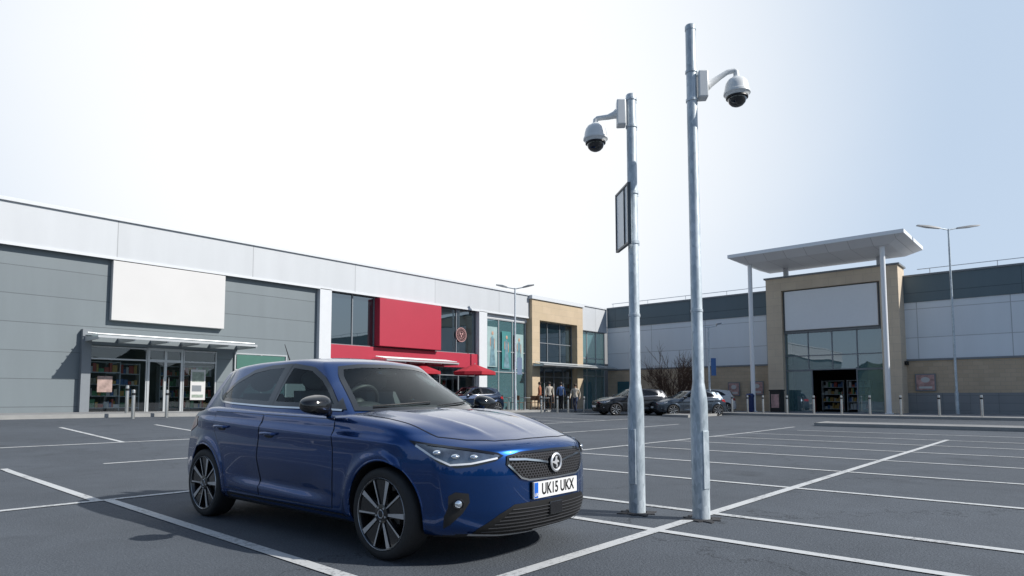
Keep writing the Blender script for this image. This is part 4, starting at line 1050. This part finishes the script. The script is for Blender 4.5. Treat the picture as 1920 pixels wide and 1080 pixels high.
# ------------------------------------------------------------------ bare shrub
X, Y = S(.278, 40.5)
tr = empty('bare_shrub', (X, Y, gz(X, Y)+.1), label='leafless reddish brown shrub growing against the wall', cat='shrub')
p = MB()
def twig(pos, d, L, r, lvl):
    pts = [pos]; q = pos.copy(); dd = d.copy()
    for i in range(3):
        dd = (dd+Vector((random.uniform(-.22, .22), random.uniform(-.22, .22), random.uniform(-.05, .12)))).normalized(); q = q+dd*L/3; pts.append(q.copy())
    p.tube(pts, [r, r*.8, r*.6, r*.4], 4 if lvl else 6)
    if lvl < 3:
        for k in range(5):
            b = pts[random.choice((1, 2, 3))]; nd = (dd+Vector((random.uniform(-.8, .8), random.uniform(-.8, .8), random.uniform(-.1, .6)))).normalized(); twig(b, nd, L*random.uniform(.5, .75), r*.6, lvl+1)
for k in range(13):
    a = 2*pi*k/13; twig(Vector((.15*cos(a), .3*sin(a), 0)), Vector((.35*cos(a), .55*sin(a), 1)).normalized(), random.uniform(1.5, 1.9), .04, 0)
o = sub(p, 'branches', M['twig'], tr)
w = MB(); w.lathe([(.9, 0), (.85, .08), (.4, .14), (0, .16)], (0,0,-.02), (0,0,1), 20, 0, False); sub(w, 'soil', mat('soil', (.05, .035, .025), .95, bump=.5), tr)

# ------------------------------------------------------------------ people
def person(X, Y, h0, rot, top, legs, hair, pose, label):
    root_z = gz(X, Y)+h0
    J = {'pel': (0,0,.92), 'sp': (0,0,1.12), 'ch': (0,0,1.32), 'nk': (0,0,1.47), 'hd': (.02,0,1.58), 'ht': (.02,0,1.68)}
    s = pose
    J['hipL'] = (0,.09,.90); J['hipR'] = (0,-.09,.90); J['knL'] = (.16*s+.02,.10,.50); J['knR'] = (-.04*s+.02,-.10,.49); J['anL'] = (.26*s,.10,.09); J['anR'] = (-.30*s,-.10,.10); J['toL'] = (.26*s+.17,.11,.035); J['toR'] = (-.30*s+.16,-.11,.04)
    J['shL'] = (0,.19,1.40); J['shR'] = (0,-.19,1.40); J['elL'] = (-.12*s-.02,.25,1.12); J['elR'] = (.10*s,-.25,1.12); J['wrL'] = (-.08*s+.05,.26,.86); J['wrR'] = (.22*s+.08,-.25,.90); J['haL'] = (-.05*s+.08,.25,.77); J['haR'] = (.27*s+.1,-.24,.82)
    E = [('pel','sp'), ('sp','ch'), ('ch','nk'), ('nk','hd'), ('hd','ht'), ('pel','hipL'), ('pel','hipR'), ('hipL','knL'), ('hipR','knR'), ('knL','anL'), ('knR','anR'), ('anL','toL'), ('anR','toR'), ('ch','shL'), ('ch','shR'), ('shL','elL'), ('shR','elR'), ('elL','wrL'), ('elR','wrR'), ('wrL','haL'), ('wrR','haR')]
    R = {'pel': (.13,.10), 'sp': (.12,.09), 'ch': (.15,.10), 'nk': (.05,.05), 'hd': (.085,.075), 'ht': (.07,.065), 'hip': (.09,.09), 'kn': (.06,.06), 'an': (.04,.04), 'to': (.035,.03), 'sh': (.065,.06), 'el': (.045,.045), 'wr': (.03,.03), 'ha': (.035,.02)}
    ks = list(J); me = bpy.data.meshes.new('person'); me.from_pydata([J[k] for k in ks], [(ks.index(a), ks.index(b)) for a, b in E], [])
    o = bpy.data.objects.new('person', me); COL.objects.link(o); o.modifiers.new('skin', 'SKIN')
    for i, k in enumerate(ks):
        sv = me.skin_vertices[0].data[i]; sv.radius = R.get(k, R.get(k[:-1], (.05,.05))); sv.use_root = (k == 'pel')
    sd = o.modifiers.new('s', 'SUBSURF'); sd.levels = 1; sd.render_levels = 1
    dg = bpy.context.evaluated_depsgraph_get(); dg.update(); nm = bpy.data.meshes.new_from_object(o.evaluated_get(dg)); o.modifiers.clear(); o.data = nm
    nm.materials.clear()
    for m in (M['skin'], top, legs, M['black']): nm.materials.append(m)
    for p_ in nm.polygons:
        c = p_.center; p_.use_smooth = True
        p_.material_index = 0 if c.z > 1.47 else (3 if c.z < .10 else (0 if (abs(c.y) > .2 and c.z < .92) else (1 if c.z > .90 else 2)))
    o.location = (X, Y, root_z); o.rotation_euler = (0,0,rot); tag(o, label, 'person')
    w = MB(); w.ell((0,0,1.64), (.105, .09, .11), 16, 10); sub(w, 'hair', hair, o)
hair1 = mat('hair_brown', (.04, .025, .015), .7); hair2 = mat('hair_dark', (.012, .01, .01), .6)
denim = mat('denim', (.03, .045, .09), .8); dark = mat('dark_cloth', (.02, .02, .022), .8); cream = mat('cream_cloth', (.5, .45, .38), .8); blueshirt = mat('blue_shirt', (.12, .2, .4), .8); orange = mat('rust_cloth', (.35, .12, .06), .8)
X, Y = S(.1235, 38.8); person(X, Y, .0 if Y < 24.3 else .12, radians(200), cream, denim, hair1, 1.0, 'person in pale top and jeans walking past shops')
X, Y = S(.083, 39.5); person(X, Y, .12, radians(230), cream, dark, hair2, .3, 'person in cream coat and dark trousers standing')
X, Y = S(.101, 40.3); person(X, Y, .12, radians(20), blueshirt, dark, hair2, .2, 'person in blue shirt standing by the shop')
X, Y = S(.068, 40.3); person(X, Y, .12, radians(120), orange, dark, hair1, .4, 'person in rust top beside cafe tables')

# ------------------------------------------------------------------ world, sun, camera
el = radians(36); sx, sy = .458, -.887; L_ = hypot(sx, sy); sd = Vector((sx/L_*cos(el), sy/L_*cos(el), sin(el)))
sun = bpy.data.lights.new('sun', 'SUN'); sun.energy = 5.0; sun.angle = radians(.55); sun.color = (1.0, .965, .91)
so = bpy.data.objects.new('sun', sun); COL.objects.link(so); so.rotation_euler = sd.to_track_quat('Z', 'Y').to_euler(); so.location = (0,0,30)
wd = bpy.data.worlds.new('World'); SC.world = wd; wd.use_nodes = True; nt = wd.node_tree; nt.nodes.clear()
out = N(nt, 'ShaderNodeOutputWorld'); bg = N(nt, 'ShaderNodeBackground'); bg.inputs['Strength'].default_value = .105
sky = N(nt, 'ShaderNodeTexSky', sky_type='NISHITA'); sky.sun_disc = False; sky.sun_elevation = el; sky.sun_rotation = atan2(sx, sy); sky.dust_density = .4; sky.air_density = 1.0; sky.altitude = 50
tc = N(nt, 'ShaderNodeTexCoord')
hz = Vector((.637, .785, .46)).normalized()
dp = N(nt, 'ShaderNodeVectorMath', operation='DOT_PRODUCT'); nt.links.new(tc.outputs['Generated'], dp.inputs[0]); dp.inputs[1].default_value = hz
nz = N(nt, 'ShaderNodeTexNoise', Scale=1.6, Detail=4.0); nt.links.new(tc.outputs['Generated'], nz.inputs['Vector'])
dv = mth(nt, 'ADD', dp.outputs['Value'], mth(nt, 'MULTIPLY', mth(nt, 'SUBTRACT', nz.outputs['Fac'], .5), .06))
f1 = N(nt, 'ShaderNodeMapRange', interpolation_type='SMOOTHSTEP'); f1.inputs['From Min'].default_value = .74; f1.inputs['From Max'].default_value = .98; nt.links.new(dv, f1.inputs[0])
f2 = N(nt, 'ShaderNodeMapRange', interpolation_type='SMOOTHSTEP'); f2.inputs['From Min'].default_value = .1; f2.inputs['From Max'].default_value = .7; nt.links.new(dv, f2.inputs[0])
sz = N(nt, 'ShaderNodeSeparateXYZ'); nt.links.new(tc.outputs['Generated'], sz.inputs[0])
f3 = N(nt, 'ShaderNodeMapRange', interpolation_type='SMOOTHSTEP'); f3.inputs['From Min'].default_value = .38; f3.inputs['From Max'].default_value = .0; nt.links.new(sz.outputs[2], f3.inputs[0])
m0 = N(nt, 'ShaderNodeMix', data_type='RGBA'); nt.links.new(mth(nt, 'MULTIPLY', f3.outputs[0], .85), m0.inputs[0]); nt.links.new(sky.outputs[0], m0.inputs[6]); m0.inputs[7].default_value = (4.6, 5.6, 7.0, 1)
m1 = N(nt, 'ShaderNodeMix', data_type='RGBA'); nt.links.new(mth(nt, 'MULTIPLY', f2.outputs[0], .92), m1.inputs[0]); nt.links.new(m0.outputs[2], m1.inputs[6]); m1.inputs[7].default_value = (5.4, 6.6, 8.2, 1)
m2 = N(nt, 'ShaderNodeMix', data_type='RGBA'); nt.links.new(f1.outputs[0], m2.inputs[0]); nt.links.new(m1.outputs[2], m2.inputs[6]); m2.inputs[7].default_value = (9.7, 9.9, 10.1, 1)
nt.links.new(m2.outputs[2], bg.inputs[0]); nt.links.new(bg.outputs[0], out.inputs[0])
cam = bpy.data.cameras.new('Camera'); cam.lens = 22.6; cam.sensor_width = 36; cam.shift_x = .0156; cam.shift_y = .0615; cam.clip_end = 3000; cam.clip_start = .05
cob = bpy.data.objects.new('Camera', cam); COL.objects.link(cob); cob.location = (-.059, -.054, 1.10); cob.rotation_euler = (radians(94.14), 0, radians(-47.6)); SC.camera = cob
SC.view_settings.view_transform = 'Standard'; SC.view_settings.look = 'None'; SC.view_settings.exposure = 0
